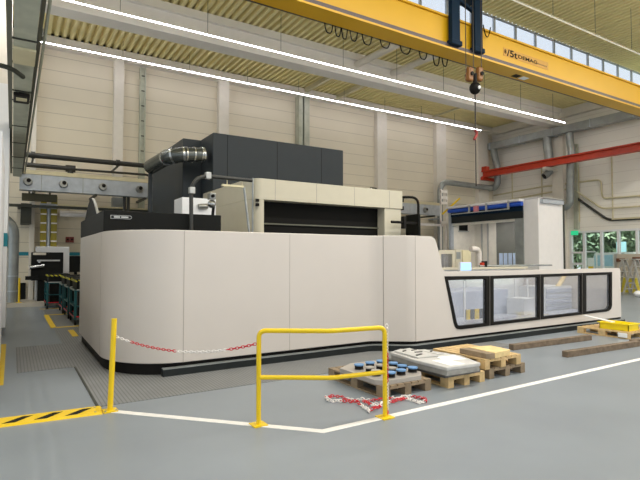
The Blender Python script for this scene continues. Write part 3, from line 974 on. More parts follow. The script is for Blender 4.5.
full = path + [(13.50, WYF)]
MB().wallstrip(offset(full, -0.05), 0.0, 0.17, 0.05).build('plinth_shade', 'ink', mach, smooth=True)  # recessed band; the shadow gap below the panel is put into its black
railp = [(1.85, PY)] + full[full.index((5.55, PY)):]
MB().wallstrip(offset(railp, 0.06), 0.0, 0.105, 0.12).build('skirt', 'kick', mach, smooth=True)
MB().wallstrip(offset(railp, 0.06), 0.105, 0.118, 0.1).build('skirt_ledge', 'duct', mach, smooth=True)
# seams of the panel
mb = MB()
for px_ in (183.8, 289.7):
    x = at(px_, 300, Y=PY).x
    mb.box(x - 0.003, x + 0.003, PY - 0.002, PY + 0.002, 0.17, PT - .01)
for qx, qy in ((5.80, PY - 0.139), ):
    mb.box(qx - 0.003, qx + 0.003, qy - 0.004, qy + 0.03, 0.17, PT - .01)
mb.box(6.297, 6.301, WYF - 0.002, WYF + 0.004, 0.17, PT - .01)
mb.box(1.178, 1.182, 8.395, 8.401, 0.17, PT - .01)
mb.build('panel_seam', 'seam', mach)


def xz(pts, Y=WYF):
    return [(lambda v: (v.x, v.z))(at(x, y, Y=Y)) for x, y in pts]


F = [
    ([(444.4, 276.3), (489.4, 275.8), (489.4, 325.7), (460, 329.4), (457, 329.0), (454.8, 326.8), (453.5, 323)],
     [(447.8, 280.2), (485.8, 279), (485.8, 323.2), (460, 325.9), (457.6, 325.0), (456.6, 323)]),
    ([(490.1, 275.8), (540, 274.2), (540, 319.6), (490.1, 325.6)],
     [(493.3, 278.9), (538.0, 277.2), (538.0, 317.2), (493.3, 322.2)]),
    ([(540.6, 274.2), (582, 272.9), (582, 314.4), (540.6, 319.5)],
     [(543.3, 277), (580.7, 275.6), (580.7, 312.2), (543.3, 316.5)]),
    ([(582.6, 272.9), (611.7, 272), (611.7, 305.5), (610.8, 308.8), (608.5, 310.8), (606, 311.6), (582.6, 314.3)],
     [(586, 275.6), (609.8, 274.7), (609.8, 305.3), (608.9, 308), (607, 309.2), (604, 309.7), (586, 311.8)]),
]
WZ = 1.435
outer = [(6.30, 0.17), (6.30, PT)] + xz([(422, 236), (430, 236.2), (432.6, 237), (434.8, 239), (436.6, 243.5), (440, 257), (442.3, 269)]) + [(at(446, 272, Y=WYF).x, WZ), (13.34, WZ), (13.40, WZ - 0.015), (13.43, WZ - 0.06), (13.43, 0.17)]
holes = [xz(o) for o, i in F]


def plate(outer, holes, y0, y1):
    loops = [outer] + holes
    flat = [p for l in loops for p in l]
    tris = tessellate_polygon([[Vector((p[0], p[1], 0)) for p in l] for l in loops])
    n = len(flat)
    vs = [(p[0], y0, p[1]) for p in flat] + [(p[0], y1, p[1]) for p in flat]
    fs = [tuple(t) for t in tris] + [tuple(i + n for i in reversed(t)) for t in tris]
    k = 0
    for l in loops:
        m = len(l)
        for i in range(m):
            a, b = k + i, k + (i + 1) % m
            fs.append((a, b, b + n, a + n))
        k += m
    return MB().add(vs, fs)


plate(outer, holes, WYF, WYF + 0.10).build('wing_panel', 'cream', mach)
for o_, i_ in F:
    fo = plate(xz(o_), [xz(i_)], WYF - 0.012, WYF + 0.07).build('window_frame', 'ink', mach)
    poly = xz(i_)
    MB().prism(poly, 'Y', WYF + 0.025, WYF + 0.033).build('pane', 'pane', fo)
# end return and rear wall of the wing enclosure, bed inside
MB().box(13.33, 13.43, WYF + 0.1, 9.7, 0.17, WZ - 0.1).build('end_panel', 'cream', mach)
zr = at(520, 266.5, Y=9.6).z
MB().box(6.9, 13.43, 9.6, 9.7, 0.1, zr - 0.06).build('rear_panel', 'bedlight', mach)
MB().box(7.5, 13.4, 9.5, 9.75, zr - 0.06, zr).build('rear_rail', 'creamhood', mach)
MB().box(6.3, 13.33, 6.95, 9.6, 0.0, 0.28).build('inner_floor', 'bedgrey', mach)
zb1 = at(470, 291, Y=8.3).z
bed = MB().box(6.5, 10.9, 8.3, 9.45, 0.28, zb1).build('machine_bed', 'bedgrey', mach, bevel=0.02)
for px_ in (464, 489, 515, 527):
    x = at(px_, 300, Y=8.3).x
    MB().box(x - 0.03, x + 0.03, 8.27, 8.3, 0.28, zb1 + 0.25).build('bed_rib', 'bedlight', bed)
a, b = at(467, 310, Y=7.9), at(487, 321, Y=7.9)
MB().box(a.x, b.x, 7.88, 7.95, b.z, a.z).build('hazard_board', 'hazard', mach)
a, b = at(524, 299, Y=7.7), at(538, 312, Y=7.7)
MB().box(a.x, b.x, 7.7, 8.2, 0.28, a.z).build('valve_block', 'bedlight', mach)
a, b = at(545, 287, Y=8.0), at(572, 312, Y=8.0)
dr = MB().box(a.x, b.x, 8.0, 8.8, 0.28, a.z).build('drawer_unit', 'bedlight', mach)
for i in range(4):
    zz = 0.3 + (a.z - 0.34) * i / 4
    MB().box(a.x + .04, b.x - .04, 7.98, 8.0, zz + 0.02, zz + (a.z - .34) / 4 - 0.02).build('drawer', 'bedgrey', dr)
a = at(565, 281, Y=8.0)
MB().tube([(a.x - .25, 8.1, a.z - .2), (a.x, 8.1, a.z), (a.x + .15, 8.1, a.z + .15)], 0.06, 8).build('hose_piece', 'woodnew', mach, smooth=True)
a = at(583, 288, Y=9.5)
MB().box(a.x, 13.3, 9.4, 9.6, 0.28, a.z).build('side_shelf', 'creamhood', mach)

# portal hood with the black opening
HYF = 10.0
hz1 = 3.475
hxr = at(402.5, 191, Y=HYF).x
hxl = at(264, 199, Y=HYF).x
fz0 = 3.0
HX = at(243.5, 190, Y=10.45).x
hp = [(HX, at(203, 196, X=HX).y), (HX, 10.45)]
for i in range(1, 9):
    a = math.pi + math.pi / 2 * i / 8
    hp.append((HX + 0.26 + 0.26 * math.cos(a), 10.45 + 0.45 * math.sin(a)))
hp.append((hxr, HYF))
hood = MB().wallstrip(hp, fz0, hz1, 0.3).build('portal_hood', 'creamhood', mach, smooth=True, bevel=0.015)
MB().box(HX + .1, hxr - 0.02, 10.3, 12.6, hz1 - 0.06, hz1 - 0.01).build('hood_roof', 'creamhood', mach)
lp = hp[:-1] + [(hxl, HYF)]
MB().wallstrip(lp, 0.0, fz0, 0.3).build('portal_column', 'creamhood', mach, smooth=True)
xr0, xr1 = at(385.3, 220, Y=HYF).x, at(403, 220, Y=HYF).x
MB().box(xr0, xr1 - 0.05, HYF + 0.03, 12.6, 0, fz0).build('portal_column', 'creamhood', mach)
bel = MB().box(hxl - .05, xr0 + .05, HYF + 0.32, 12.5, 0, fz0 + 0.05).build('bellows', 'blackroom', mach)
zl_ = at(320, 226, Y=HYF + .3).z
MB().box(hxl, xr0, HYF + 0.28, HYF + 0.32, zl_ - 0.012, zl_ + 0.02).build('bellows_trim', 'olive', bel)
mb = MB()
for px_ in (275.3, 316.6, 354.5, 389.5):
    x = at(px_, 195, Y=HYF).x
    mb.box(x - .006, x + .006, HYF - 0.003, HYF + .002, fz0, hz1 - .01)
x = at(306, 210, Y=HYF + .3).x
mb.build('hood_seam', 'seam', hood)
for yy in (200.2, 204.6):
    a = at(257.3, yy, Y=HYF)
    MB().box(a.x - 0.035, a.x + 0.035, HYF - 0.03, HYF + .02, a.z - 0.035, a.z + 0.03).build('hood_sensor', 'ink', mach)
x = at(252.4, 200, Y=HYF + .1)
MB().tube([(x.x, HYF + .08, 1.2), (x.x, HYF + .08, hz1)], 0.022, 8).build('column_conduit', 'duct', mach)

# black cover over the left end with fin and nameplate
bcx1 = at(221.2, 222, Y=8.2).x
cov = MB().box(1.18, bcx1, 8.2, 11.2, PT, 2.44).build('black_cover', 'black', mach, bevel=0.01)
fin = [(v.y, v.z) for v in px_path([(97.5, 216), (95.6, 213), (94.2, 207), (92.6, 201.5), (91, 198.3), (89.5, 200), (87, 208), (84.5, 221), (84, 223.5), (97.5, 223.5)], X=1.18)]
MB().prism(fin, 'X', 1.185, 1.215).build('cover_fin', 'black', cov)
edge = [(v.y, v.z) for v in px_path([(97.8, 215.5), (96.2, 213), (94.9, 207), (93.2, 201), (91.2, 198), (91.0, 198.5), (92.6, 201.7), (94.2, 207), (95.6, 213), (97.5, 216)], X=1.18)]
MB().prism(edge, 'X', 1.19, 1.225).build('fin_edge', 'alu', cov)
a, b = at(110.5, 215, Y=8.2), at(131.6, 219.4, Y=8.2)
zc, hh = (a.z + b.z) / 2, (a.z - b.z) / 2
r_ = hh
rr = [(a.x, zc - hh), (b.x - r_, zc - hh)] + [(b.x - r_ + r_ * math.sin(t), zc - hh * math.cos(t)) for t in [math.pi * j / 8 for j in range(1, 8)]] + [(b.x - r_, zc + hh), (a.x, zc + hh)]
pl = MB().prism(rr, 'Y', 8.185, 8.2).build('nameplate', 'alu', cov)
cxm = (a.x + b.x) / 2
ri = [(cxm + (p[0] - cxm) * 0.955, zc + (p[1] - zc) * 0.76) for p in rr]
MB().prism(ri, 'Y', 8.181, 8.186).build('plate_field', 'black', pl)
w_ = b.x - a.x
MB().box(a.x + w_ * .15, a.x + w_ * .44, 8.178, 8.182, zc - hh * .42, zc + hh * .42).box(a.x + w_ * .49, a.x + w_ * .83, 8.178, 8.182, zc - hh * .42, zc + hh * .42).build('plate_mark', 'alu', pl)

# anthracite cabinet blocks standing behind
dark = thing('anthracite_cabinet', 'tall anthracite housing rising behind the cream portal', 'machine housing', (6.8, 14, 0))
dzt = at(213, 132.3, Y=13).z
dx0, dx1 = at(213, 150, Y=13).x, at(343.3, 160, Y=13).x
MB().box(dx0, dx1, 13.0, 16.0, 0, dzt).build('large_housing', 'anth', dark, bevel=0.02)
e0 = at(183, 138, Y=14)
MB().box(e0.x, dx0 + 0.3, 14.0, 17.6, 0, e0.z).build('side_housing', 'anth', dark, bevel=0.02)
mb = MB()
for px_ in (227.5, 277.3, 321.5):
    x = at(px_, 150, Y=13).x
    mb.box(x - .007, x + .007, 12.997, 13.002, 2.0, dzt - .01)
mb.build('housing_seam', 'black', dark)

# extraction elbow
ep = thing('extraction_pipe', 'silver and dark extraction elbow pipe entering the anthracite housing', 'pipe', at(180, 155, Y=13.2))
ep.location.z = 0
pts = [at(203, 155, Y=13.3), at(172, 154.5, Y=13.3), at(150.5, 167, Y=14.6)]
rp = roundpath(pts, 0.7, 8)
MB().tube(rp, 0.205, 18).build('elbow', 'gun', ep, smooth=True)
for t_ in (0, 2, 5, 8):
    q = rp[t_]; q2 = rp[min(t_ + 1, len(rp) - 1)]
    d_ = (q2 - q).normalized() * 0.03
    MB().tube([q - d_, q + d_], 0.222, 18).build('clamp_ring', 'steel', ep, smooth=True)
for px_ in (185.8, 193.5, 201):
    q = at(px_, 154.8, Y=13.3)
    MB().tube([q - Vector((.02, 0, 0)), q + Vector((.02, 0, 0))], 0.222, 18).build('clamp_ring', 'steel', ep, smooth=True)
q = at(186, 155, Y=13.3)
e1 = rp[-1]
MB().box(e1.x - .05, e1.x + .05, e1.y - .05, e1.y + .05, 2.0, e1.z).build('stand', 'anth', ep)

# white switch cabinet between cover and hood
xa, xb = at(182, 205, Y=10.3).x, at(216, 205, Y=10.3).x
zt_ = at(182, 197, Y=10.3).z
wc = thing('switch_cabinet', 'white cabinet showing behind the black machine cover', 'cabinet', ((xa + xb) / 2, 11, 0))
MB().box(xa, xb, 10.3, 10.9, 0, zt_).build('body', 'white', wc, bevel=0.01)
a = at(202.5, 207, Y=10.3)
MB().tube([(a.x - .1, 10.27, a.z), (a.x + .1, 10.27, a.z + .02)], 0.06, 10).build('handle', 'silver', wc, smooth=True)

# control arm pipe rising through the cover
pa = thing('bent_pipe_stand', 'black bent support arm rising in front of the black machine cover', 'support arm', at(190.5, 229, Y=8.12))
pa.location.z = PT
b = at(191.2, 231, Y=8.12); b.z = PT
pts = [b, at(191.2, 174.5, Y=8.12), at(252, 180.5, Y=8.12)]
MB().tube(roundpath(pts, 0.34, 8), 0.034, 12).build('pipe', 'pipeblack', pa, smooth=True)
for (px_, py_, v) in ((191.8, 190.5, 1), (208, 175.6, 0)):
    c = at(px_, py_, Y=8.12)
    (MB().box(c.x - .045, c.x + .045, 8.07, 8.17, c.z - .055, c.z + .055)).build('clamp', 'alu', pa, bevel=0.008)
a, b = at(222, 184.6, Y=8.12), at(243.5, 186, Y=8.12)
MB().box(a.x, b.x, 8.1, 8.16, a.z - .025, a.z + .01).box(a.x + .09, a.x + .1, 8.12, 8.13, a.z, a.z + .14).box(b.x - .03, b.x - .02, 8.12, 8.13, a.z, a.z + .12).build('hanging_bar', 'strut', pa)
a, b = at(244, 187, Y=8.12), at(249.5, 232, Y=8.12)
b.z = PT
MB().tube([a, b], 0.022, 8).build('stay_tube', 'duct', pa)
# small bright camera head on a post
a = at(214.5, 222, Y=8.3)
hd = thing('camera_head', 'small chrome camera head on a black post above the black cover', 'camera', (a.x, 8.4, 2.44))
c = at(211.3, 199, Y=8.4)
MB().tube([(a.x, 8.4, 2.44), at(214, 203, Y=8.4)], 0.028, 8).build('post', 'ink', hd, smooth=True)
MB().box(c.x - .05, c.x + .06, 8.33, 8.47, c.z - .01, c.z + .10).build('housing', 'silver', hd, bevel=0.01)
MB().ball((c.x + .0, 8.38, c.z - .09), 0.075, 12).build('lens_ball', 'steel', hd, smooth=True)
MB().tube([(c.x, 8.3, c.z + .045), (c.x, 8.33, c.z + .045)], 0.03, 10).build('lens', 'ink', hd)

# things on and beside the hood
a = at(373, 188.5, Y=10.6)
sd = thing('warning_lamp', 'little black lamp fitting lying on top of the cream hood', 'lamp', (a.x, 10.6, hz1 - 0.01))
MB().tube([(a.x - .08, 10.6, hz1 + .07), (a.x + .10, 10.6, hz1 + .07)], 0.07, 12).build('body', 'ink', sd, smooth=True)
MB().tube([(a.x - .09, 10.58, hz1 + .07), (a.x - .08, 10.58, hz1 + .07)], 0.05, 12).build('glass', 'paper', sd)
MB().box(a.x - .1, a.x + .12, 10.52, 10.68, hz1 - 0.01, hz1 + .02).build('foot', 'ink', sd)
a = at(385.5, 190, Y=10.8)
o = MB().tube([(a.x - .2, 10.8, hz1 + .03), (a.x + .2, 10.8, hz1 + .03)], 0.04, 8).build('pipe_piece', 'pipeblack', smooth=True); tag(o, 'short dark pipe lying along the hood edge near the lamp fitting', 'pipe')
# panel arm at the right end of the hood
AX = 9.0
arm = thing('control_panel', 'black control panel hanging on a bent arm at the hood end', 'control panel', (AX, 10.0, 2.2))
y0 = at(406.3, 225, X=AX + .15).y; y1 = at(419.6, 225, X=AX + .15).y
zt0, zb0 = at(419.6, 213.8, X=AX + .15).z, 2.0
MB().box(AX + .12, AX + .19, y1, y0, zb0, zt0).build('screen_box', 'black', arm, bevel=0.015)
pts = [Vector((hxr - .02, 10.05, at(404, 197.3, Y=10.0).z))]
q = at(418.3, 198, X=AX + .15); q.z = pts[0].z + 0.0
pts += [q, Vector((q.x, q.y, zt0))]
MB().tube(roundpath(pts, 0.22, 6), 0.034, 12).build('arm_pipe', 'ink', arm, smooth=True)
c = at(403.5, 222.5, Y=9.8)
MB().box(c.x - .04, AX + .18, c.y - .03, c.y + .03, c.z - .03, c.z + .03).build('joint_bar', 'ink', arm)
MB().box(c.x - .04, c.x + .05, c.y - .06, c.y + .06, c.z - .16, c.z + .16).build('bracket', 'ink', arm, bevel=0.01)
g0 = at(391.5, 222, Y=9.78)
MB().tube([c, (g0.x, 9.78, c.z)], 0.035, 10).build('grip', 'ink', arm, smooth=True)
for yy in (200.5, 208.5):
    q = at(404.5, yy, Y=10.1)
    MB().box(hxr - 0.03, hxr + .09, 10.05, 10.2, q.z - .05, q.z + .05).build('bolt_block', 'ink', arm)

# ================================================================== BEHIND THE WING
by = 10.6
wp = thing('windowed_panel', 'cream framed panel with a small window behind the low machine wing', 'panel', (at(447, 265, Y=by).x, by, 0))
a, b = at(439, 250, Y=by), at(455.5, 275, Y=by)
plate([(a.x, 0), (b.x, 0), (b.x, a.z), (a.x, a.z)], [xz([(441, 254), (452.5, 254), (452.5, 270), (441, 270)], by)], by, by + .08).build('frame', 'creamhood', wp)
q = at(441, 254, Y=by); r2 = at(452.5, 270, Y=by)
MB().box(q.x, r2.x, by + .03, by + .04, r2.z, q.z).build('pane', 'pane', wp)
a, b = at(455.6, 249.5, Y=by), at(462, 275, Y=by)
bx2 = thing('terminal_box', 'cream terminal box with a small display beside the windowed panel', 'box', ((a.x + b.x) / 2, by, 0))
MB().box(a.x, b.x, by, by + .3, 0, a.z).build('case', 'creamhood', bx2)
c0, c1 = at(456.3, 252, Y=by), at(460.3, 259, Y=by)
MB().box(c0.x, c1.x, by - .01, by, c1.z, c0.z).build('display', 'duct', bx2)
a, b = at(462.5, 250, Y=10.9), at(471, 262, Y=10.9)
o = MB().box(a.x, b.x, 10.9, 11.0, 0, a.z).build('cover_sheet', 'strut'); tag(o, 'beige cover sheet standing behind the glowing screen', 'panel')
pts = [at(473, 249, Y=10.2), at(478, 250.5, Y=10.2), at(479.5, 270, Y=10.2)]
q = pts[0]; pts = [Vector((q.x - .1, 10.2, q.z)), Vector((pts[1].x + .04, 10.2, q.z)), Vector((pts[2].x, 10.2, 0))]
o = MB().tube(roundpath(pts, 0.22, 6), 0.085, 12).build('bent_tube', 'cream', smooth=True); tag(o, 'thick cream tube bent down behind the low machine wing', 'tube')
a, b = at(460.3, 262.2, Y=9.2), at(471.5, 271, Y=9.2)
sc = thing('operator_screen', 'small glowing blue screen just above the low machine wing', 'screen', ((a.x + b.x) / 2, 9.2, zb1))
MB().box(a.x, b.x, 9.2, 9.26, b.z, a.z).build('casing', 'white', sc)
MB().box(a.x + .02, b.x - .02, 9.19, 9.2, b.z + .02, a.z - .02).build('display', 'screen', sc)
MB().box((a.x + b.x) / 2 - .03, (a.x + b.x) / 2 + .03, 9.22, 9.26, zb1, b.z + .02).build('stand', 'duct', sc)
a = at(483.5, 268, Y=9.62)
vb = thing('valve_unit', 'small red and black valve unit on the rear rail of the wing', 'valve', (a.x, 9.62, zr))
MB().box(a.x - .09, a.x + .0, 9.58, 9.68, zr, zr + .13).build('red_body', 'red', vb, bevel=.01)
MB().box(a.x + .0, a.x + .1, 9.56, 9.7, zr, zr + .17).build('black_body', 'ink', vb, bevel=.01)
a, b = at(490, 267, Y=9.55), at(553, 265.2, Y=9.55)
o = MB().tube([(a.x - .4, 9.6, zr + .03), (a.x, 9.6, zr + .03), (b.x, 9.6, zr + .03)], 0.03, 8).build('hydraulic_line', 'duct', smooth=True); tag(o, 'grey hydraulic line lying along the rear rail of the wing', 'pipe')

# ================================================================== WHITE BOOTH WITH BLUE ROLLER DOOR
BX = 19.0
yn = at(538.5, 230, X=BX).y          # near corner
yo = at(524.0, 230, X=BX).y        # near jamb inner edge
yf = at(451.5, 230, X=BX).y
bz = at(538.5, 197.2, X=BX).z
bxe = at(563.5, 230, Y=yn).x
bo = thing('roller_booth', 'white booth with a blue roller curtain over its wide opening', 'booth', (BX + 1, 15.5, 0))
MB().box(BX, bxe, yn, yn + 0.12, 0, bz).build('side_wall', 'boothwhite', bo)
MB().box(BX, BX + .25, yn + .12, yo, 0, bz - .02).build('near_jamb', 'boothwhite', bo)
MB().box(bxe - .12, bxe, yn + .12, yf + .5, 0, bz - .3).build('back_wall', 'boothin', bo)
MB().box(BX + .1, bxe, yf - .02, yf + .1, 0, bz - .3).build('far_wall', 'boothin', bo)
MB().box(BX, bxe, yn, yf + .1, bz - .04, bz + .02).build('roof', 'boothwhite', bo)
MB().box(bxe - .04, bxe + .03, yn - .05, yn + .05, 0, bz - .1).build('corner_post', 'darksteel', bo)
a, b = at(541, 200, Y=yn - .05), at(562, 206, Y=yn - .05)
MB().box(a.x, b.x, yn - .14, yn, b.z + .05, b.z + .22).build('cable_duct', 'galv', bo)
zr0 = bz - 0.22
MB().tube([(BX - .18, yo - .05, zr0), (BX - .18, yf, zr0)], 0.10, 18).build('roller', 'rollblue', bo, smooth=True)
MB().box(BX - .06, BX - .02, yo, yf, zr0 - .62, zr0 - .05).build('curtain', 'kick', bo)
MB().box(BX - .09, BX - .06, yo, yf, zr0 - .3, zr0 - .1).build('curtain_band', 'navy', bo)
MB().box(BX - .35, BX + .1, yo - .02, yf, zr0 + .12, zr0 + .22).build('roller_cover', 'boothwhite', bo)
for i, yy in enumerate((yo + .5, yo + 1.7, yo + 2.7)):
    MB().box(BX - .42, BX - .36, yy - .04, yy + .04, zr0 - .22, zr0 + .18).build('roller_bracket', 'alu', bo)
MB().tube([(BX - .40, yo + .5, zr0 - .2), (BX - .40, yf - .4, zr0 - .2)], 0.025, 8).build('guide_tube', 'alu', bo)
q = at(476, 208.5, X=BX - .42)
MB().box(BX - .44, BX - .38, q.y - .14, q.y + .14, q.z - .15, q.z + .12).build('label_plate', mat('faded_red', (196, 120, 128), 0.5), bo)
MB().box(BX - .05, BX + .12, yo - .0, yo + .42, 0, zr0 - .1).build('door_guide', 'duct', bo)
MB().box(BX - .12, BX + .10, yf - .05, yf + .09, 0, zr0 - .1).build('door_guide', 'galv', bo)
MB().box(BX + .02, BX + .25, yo, yf, zr0 - .72, zr0 - .5).build('lintel', 'boothin', bo)
lq = at(499, 215, X=BX + .6)
lmp = MB().box(BX + .5, BX + .62, lq.y - .3, lq.y + .3, zr0 - .5, zr0 - .44).build('booth_lamp', 'strip', bo)
area('booth_light', (BX + .56, lq.y, zr0 - .52), .1, 2.5, 26)
# inner opening with strip curtain, inner window
XI = bxe - .13
y0, y1 = at(518, 240, X=XI).y, at(497, 240, X=XI).y
zt_ = at(510, 217, X=XI).z
rd = MB().box(XI - .05, XI, y0, y1, 0, zt_).build('inner_door', mat('door_grey', (112, 112, 104), 0.6), bo)
zs = at(510, 253, X=XI - .06).z
for i in range(4):
    ya = y0 + (y1 - y0) * (0.02 + i * .22)
    MB().box(XI - .09, XI - .06, ya, ya + (y1 - y0) * .17, 0, zs).build('curtain_strip', mat('strip_pvc', (196, 214, 240), 0.2), bo) if i == 0 else MB().box(XI - .09, XI - .06, ya, ya + (y1 - y0) * .17, 0, zs).build('curtain_strip', bpy.data.materials['strip_pvc'], bo)
wa, wb_ = at(459, 218.5, Y=yf - .03), at(467.5, 231, Y=yf - .03)
MB().box(wa.x, wb_.x, yf - .05, yf - .02, wb_.z, wa.z).build('inner_window', 'black', bo)
MB().box(wa.x - .05, wb_.x + .05, yf - .08, yf - .02, wb_.z - .06, wb_.z).build('window_sill', 'alu', bo)
y0 = at(488, 225, X=XI).y
MB().box(XI - .06, XI, y0 - .03, y0 + .03, 0, zr0 - .5).build('inner_post', 'alu', bo)
y0 = at(482, 225, X=XI).y
MB().box(XI - .06, XI, y0 - .03, y0 + .03, 0, zr0 - .5).build('inner_post', 'alu', bo)
# little frame with yellow brace at the booth corner
fm = thing('lattice_post', 'pale steel frame with a yellow brace beside the blue roller', 'frame', (at(444, 235, Y=18.6).x, 18.6, 0))
x0, x1 = at(440.6, 220, Y=18.6).x, at(447, 220, Y=18.6).x
zt_ = at(444, 189.5, Y=18.6).z
MB().box(x0, x0 + .05, 18.55, 18.65, 0, zt_).box(x1 - .05, x1, 18.55, 18.65, 0, zt_).build('post', 'whiteplastic', fm)
for yy in (191, 197, 202.5, 222):
    z = at(444, yy, Y=18.6).z
    MB().box(x0, x1, 18.54, 18.66, z - .1, z + .03).build('rung', 'whiteplastic', fm)
MB().tube([at(442.5, 214, Y=18.45), at(459.5, 198.5, Y=18.45)], 0.05, 8).build('brace', 'yellow', fm)
a, b = at(403, 222.3, Y=19.2), at(447, 222.3, Y=19.2)
o = MB().box(a.x, b.x, 19.15, 19.25, a.z - .12, a.z).box(b.x - .1, b.x, 19.15, 19.25, 0, a.z).box(a.x + .4, a.x + .5, 19.15, 19.25, 0, a.z).build('cross_rail', 'whiteplastic'); tag(o, 'white cross rail on posts behind the hanging control panel', 'rail')

# ================================================================== RIGHT BACKGROUND
NBX = 26.4
y0, y1 = at(614.5, 275, X=NBX).y, at(690, 275, X=NBX).y
zt_ = at(628, 254, X=NBX).z
nb = thing('partition_board', 'beige partition board standing before the end wall windows', 'partition', (NBX, (y0 + y1) / 2, 0))
MB().box(NBX, NBX + .12, y1, y0, 0.12, zt_).build('board', 'beige', nb)
for yy in (y0 - .1, (y0 + y1) / 2, y1 + .1):
    MB().box(NBX - .02, NBX + .14, yy - .05, yy + .05, 0, zt_).build('post', 'alu', nb)
MB().box(NBX - .03, NBX, y1, y0, 0.12, 0.45).build('kick_strip', 'brown', nb)
for (xa, ya, xb, yb, lab) in ((617.5, 258.3, 624.3, 261.8, 'small brown box mounted on the beige partition'), (633.5, 257, 641, 264.5, 'larger brown box mounted on the beige partition by the ladders')):
    a, b = at(xa, ya, X=NBX - .1), at(xb, yb, X=NBX - .1)
    o = MB().box(NBX - .25, NBX, b.y, a.y, b.z, a.z).build('wall_box', 'brown', bevel=.02); tag(o, lab, 'box')


def step_ladder(label, pxl, pxr, top, foot_l, foot_r, X):
    a, b, c = at(top[0], top[1], X=X), at(*foot_l, Z=0), at(*foot_r, Z=0)
    h = a.z
    cx_, cy_ = (b.x + c.x) / 2, (b.y + c.y) / 2
    t = thing('step_ladder', label, 'ladder', (cx_, cy_, 0), group='step ladders')
    for s in (-1, 1):
        MB().bar((cx_ + .25 * s * .6, cy_, h), (cx_ + .35 * s, cy_ - .42, 0), .05, .07).build('leg', 'alu', t)
        MB().bar((cx_ + .25 * s * .6, cy_, h), (cx_ + .35 * s, cy_ + .42, 0), .05, .07).build('leg', 'alu', t)
    for i in range(1, 6):
        f = i / 6.2
        MB().box(cx_ - .33 + .15 * f, cx_ + .33 - .15 * f, cy_ + .42 * (1 - f) - .06, cy_ + .42 * (1 - f) + .06, f * h - .02, f * h + .02).build('step', 'alu', t)
        MB().box(cx_ - .33 + .15 * f, cx_ + .33 - .15 * f, cy_ - .42 * (1 - f) - .02, cy_ - .42 * (1 - f) + .02, f * h - .02, f * h + .02).build('brace', 'alu', t)
    MB().box(cx_ - .2, cx_ + .2, cy_ - .1, cy_ + .1, h - .02, h + .03).build('top_step', 'alu', t)
    return t


step_ladder('aluminium step ladder standing nearer the end of the cream wing', 0, 0, (626, 259.5), (622, 296), (627, 291), 24.0)
step_ladder('aluminium step ladder before the larger brown box on the partition', 0, 0, (634, 259.5), (633, 295.5), (640, 294.5), 23.6)
a = at(628, 289, X=25.8)
for i, lab in enumerate(('yellow crate behind the step ladders, lower of a stack of two', 'yellow crate behind the step ladders, upper of a stack of two')):
    cr = thing('plastic_crate', lab, 'crate', (25.9, a.y, i * .36), group='stacked yellow crates')
    MB().box(25.65, 26.15, a.y - .45, a.y + .45, i * .36, i * .36 + .33).build('body', mat('crate_yellow', (216, 200, 70), .5) if i == 0 else bpy.data.materials['crate_yellow'], cr)
    MB().box(25.63, 26.17, a.y - .47, a.y + .47, i * .36 + .3, i * .36 + .355).build('rim', bpy.data.materials['crate_yellow'], cr)
a = at(640, 297, Z=0)
wb = MB().ball((a.x, a.y - .35, .22), .28, 14, .8).ball((a.x - .1, a.y + .0, .14), .2, 12, .7)
o = wb.build('dust_sheet', 'paper', smooth=True); tag(o, 'crumpled white dust sheet on the floor by the step ladders', 'sheet')

# ================================================================== FOREGROUND
# leaning yellow post with foot
b = at(110, 411, Z=0); t_ = at(114.3, 318.5, Y=b.y)
ps = thing('barrier_post', 'single yellow barrier post at the end of the striped strip', 'post', (b.x, b.y, 0))
top = Vector((t_.x, b.y, t_.z))
MB().tube([(b.x, b.y, 0), top], 0.03, 16).build('post', 'yellow', ps, smooth=True)
MB().box(b.x - .075, b.x + .075, b.y - .075, b.y + .075, 0, .012).build('base_plate', 'yellow', ps)
for sx in (-.055, .055):
    MB().tube([(b.x + sx, b.y - .05, .012), (b.x + sx, b.y - .05, .022)], .01, 6).build('bolt', 'duct', ps)

# yellow guard rail with two posts
g1, g3 = at(258.5, 425, Z=0), at(385, 417.5, Z=0)
gb = at(331, 425, Z=0)
hg = at(261.5, 327.5, Y=g1.y).z - .03
gm = Vector((at(331, 331, Z=hg).x, at(331, 331, Z=hg).y, 0))
g3t = at(386, 324.5, Z=hg)
gr = thing('guard_rail', 'bent yellow tube guard rail with two posts in the foreground', 'railing', (gm.x, gm.y, 0))
pts = [Vector((g1.x, g1.y, 0)), Vector((g1.x, g1.y, hg)), Vector((gm.x, gm.y, hg)), Vector((g3.x, g3.y, hg)), Vector((g3.x, g3.y, 0))]
MB().tube(roundpath(pts, 0.075, 6), 0.0245, 16).build('top_tube', 'yellow', gr, smooth=True)
hm = at(261, 377, Y=g1.y).z
MB().tube(roundpath([(g1.x, g1.y, hm), (gm.x, gm.y, hm), (g3.x, g3.y, hm)], 0.05, 5), 0.0235, 14).build('middle_tube', 'yellow', gr, smooth=True)
for q in (g1, g3):
    MB().box(q.x - .075, q.x + .075, q.y - .075, q.y + .075, 0, .012).build('base_plate', 'yellow', gr)

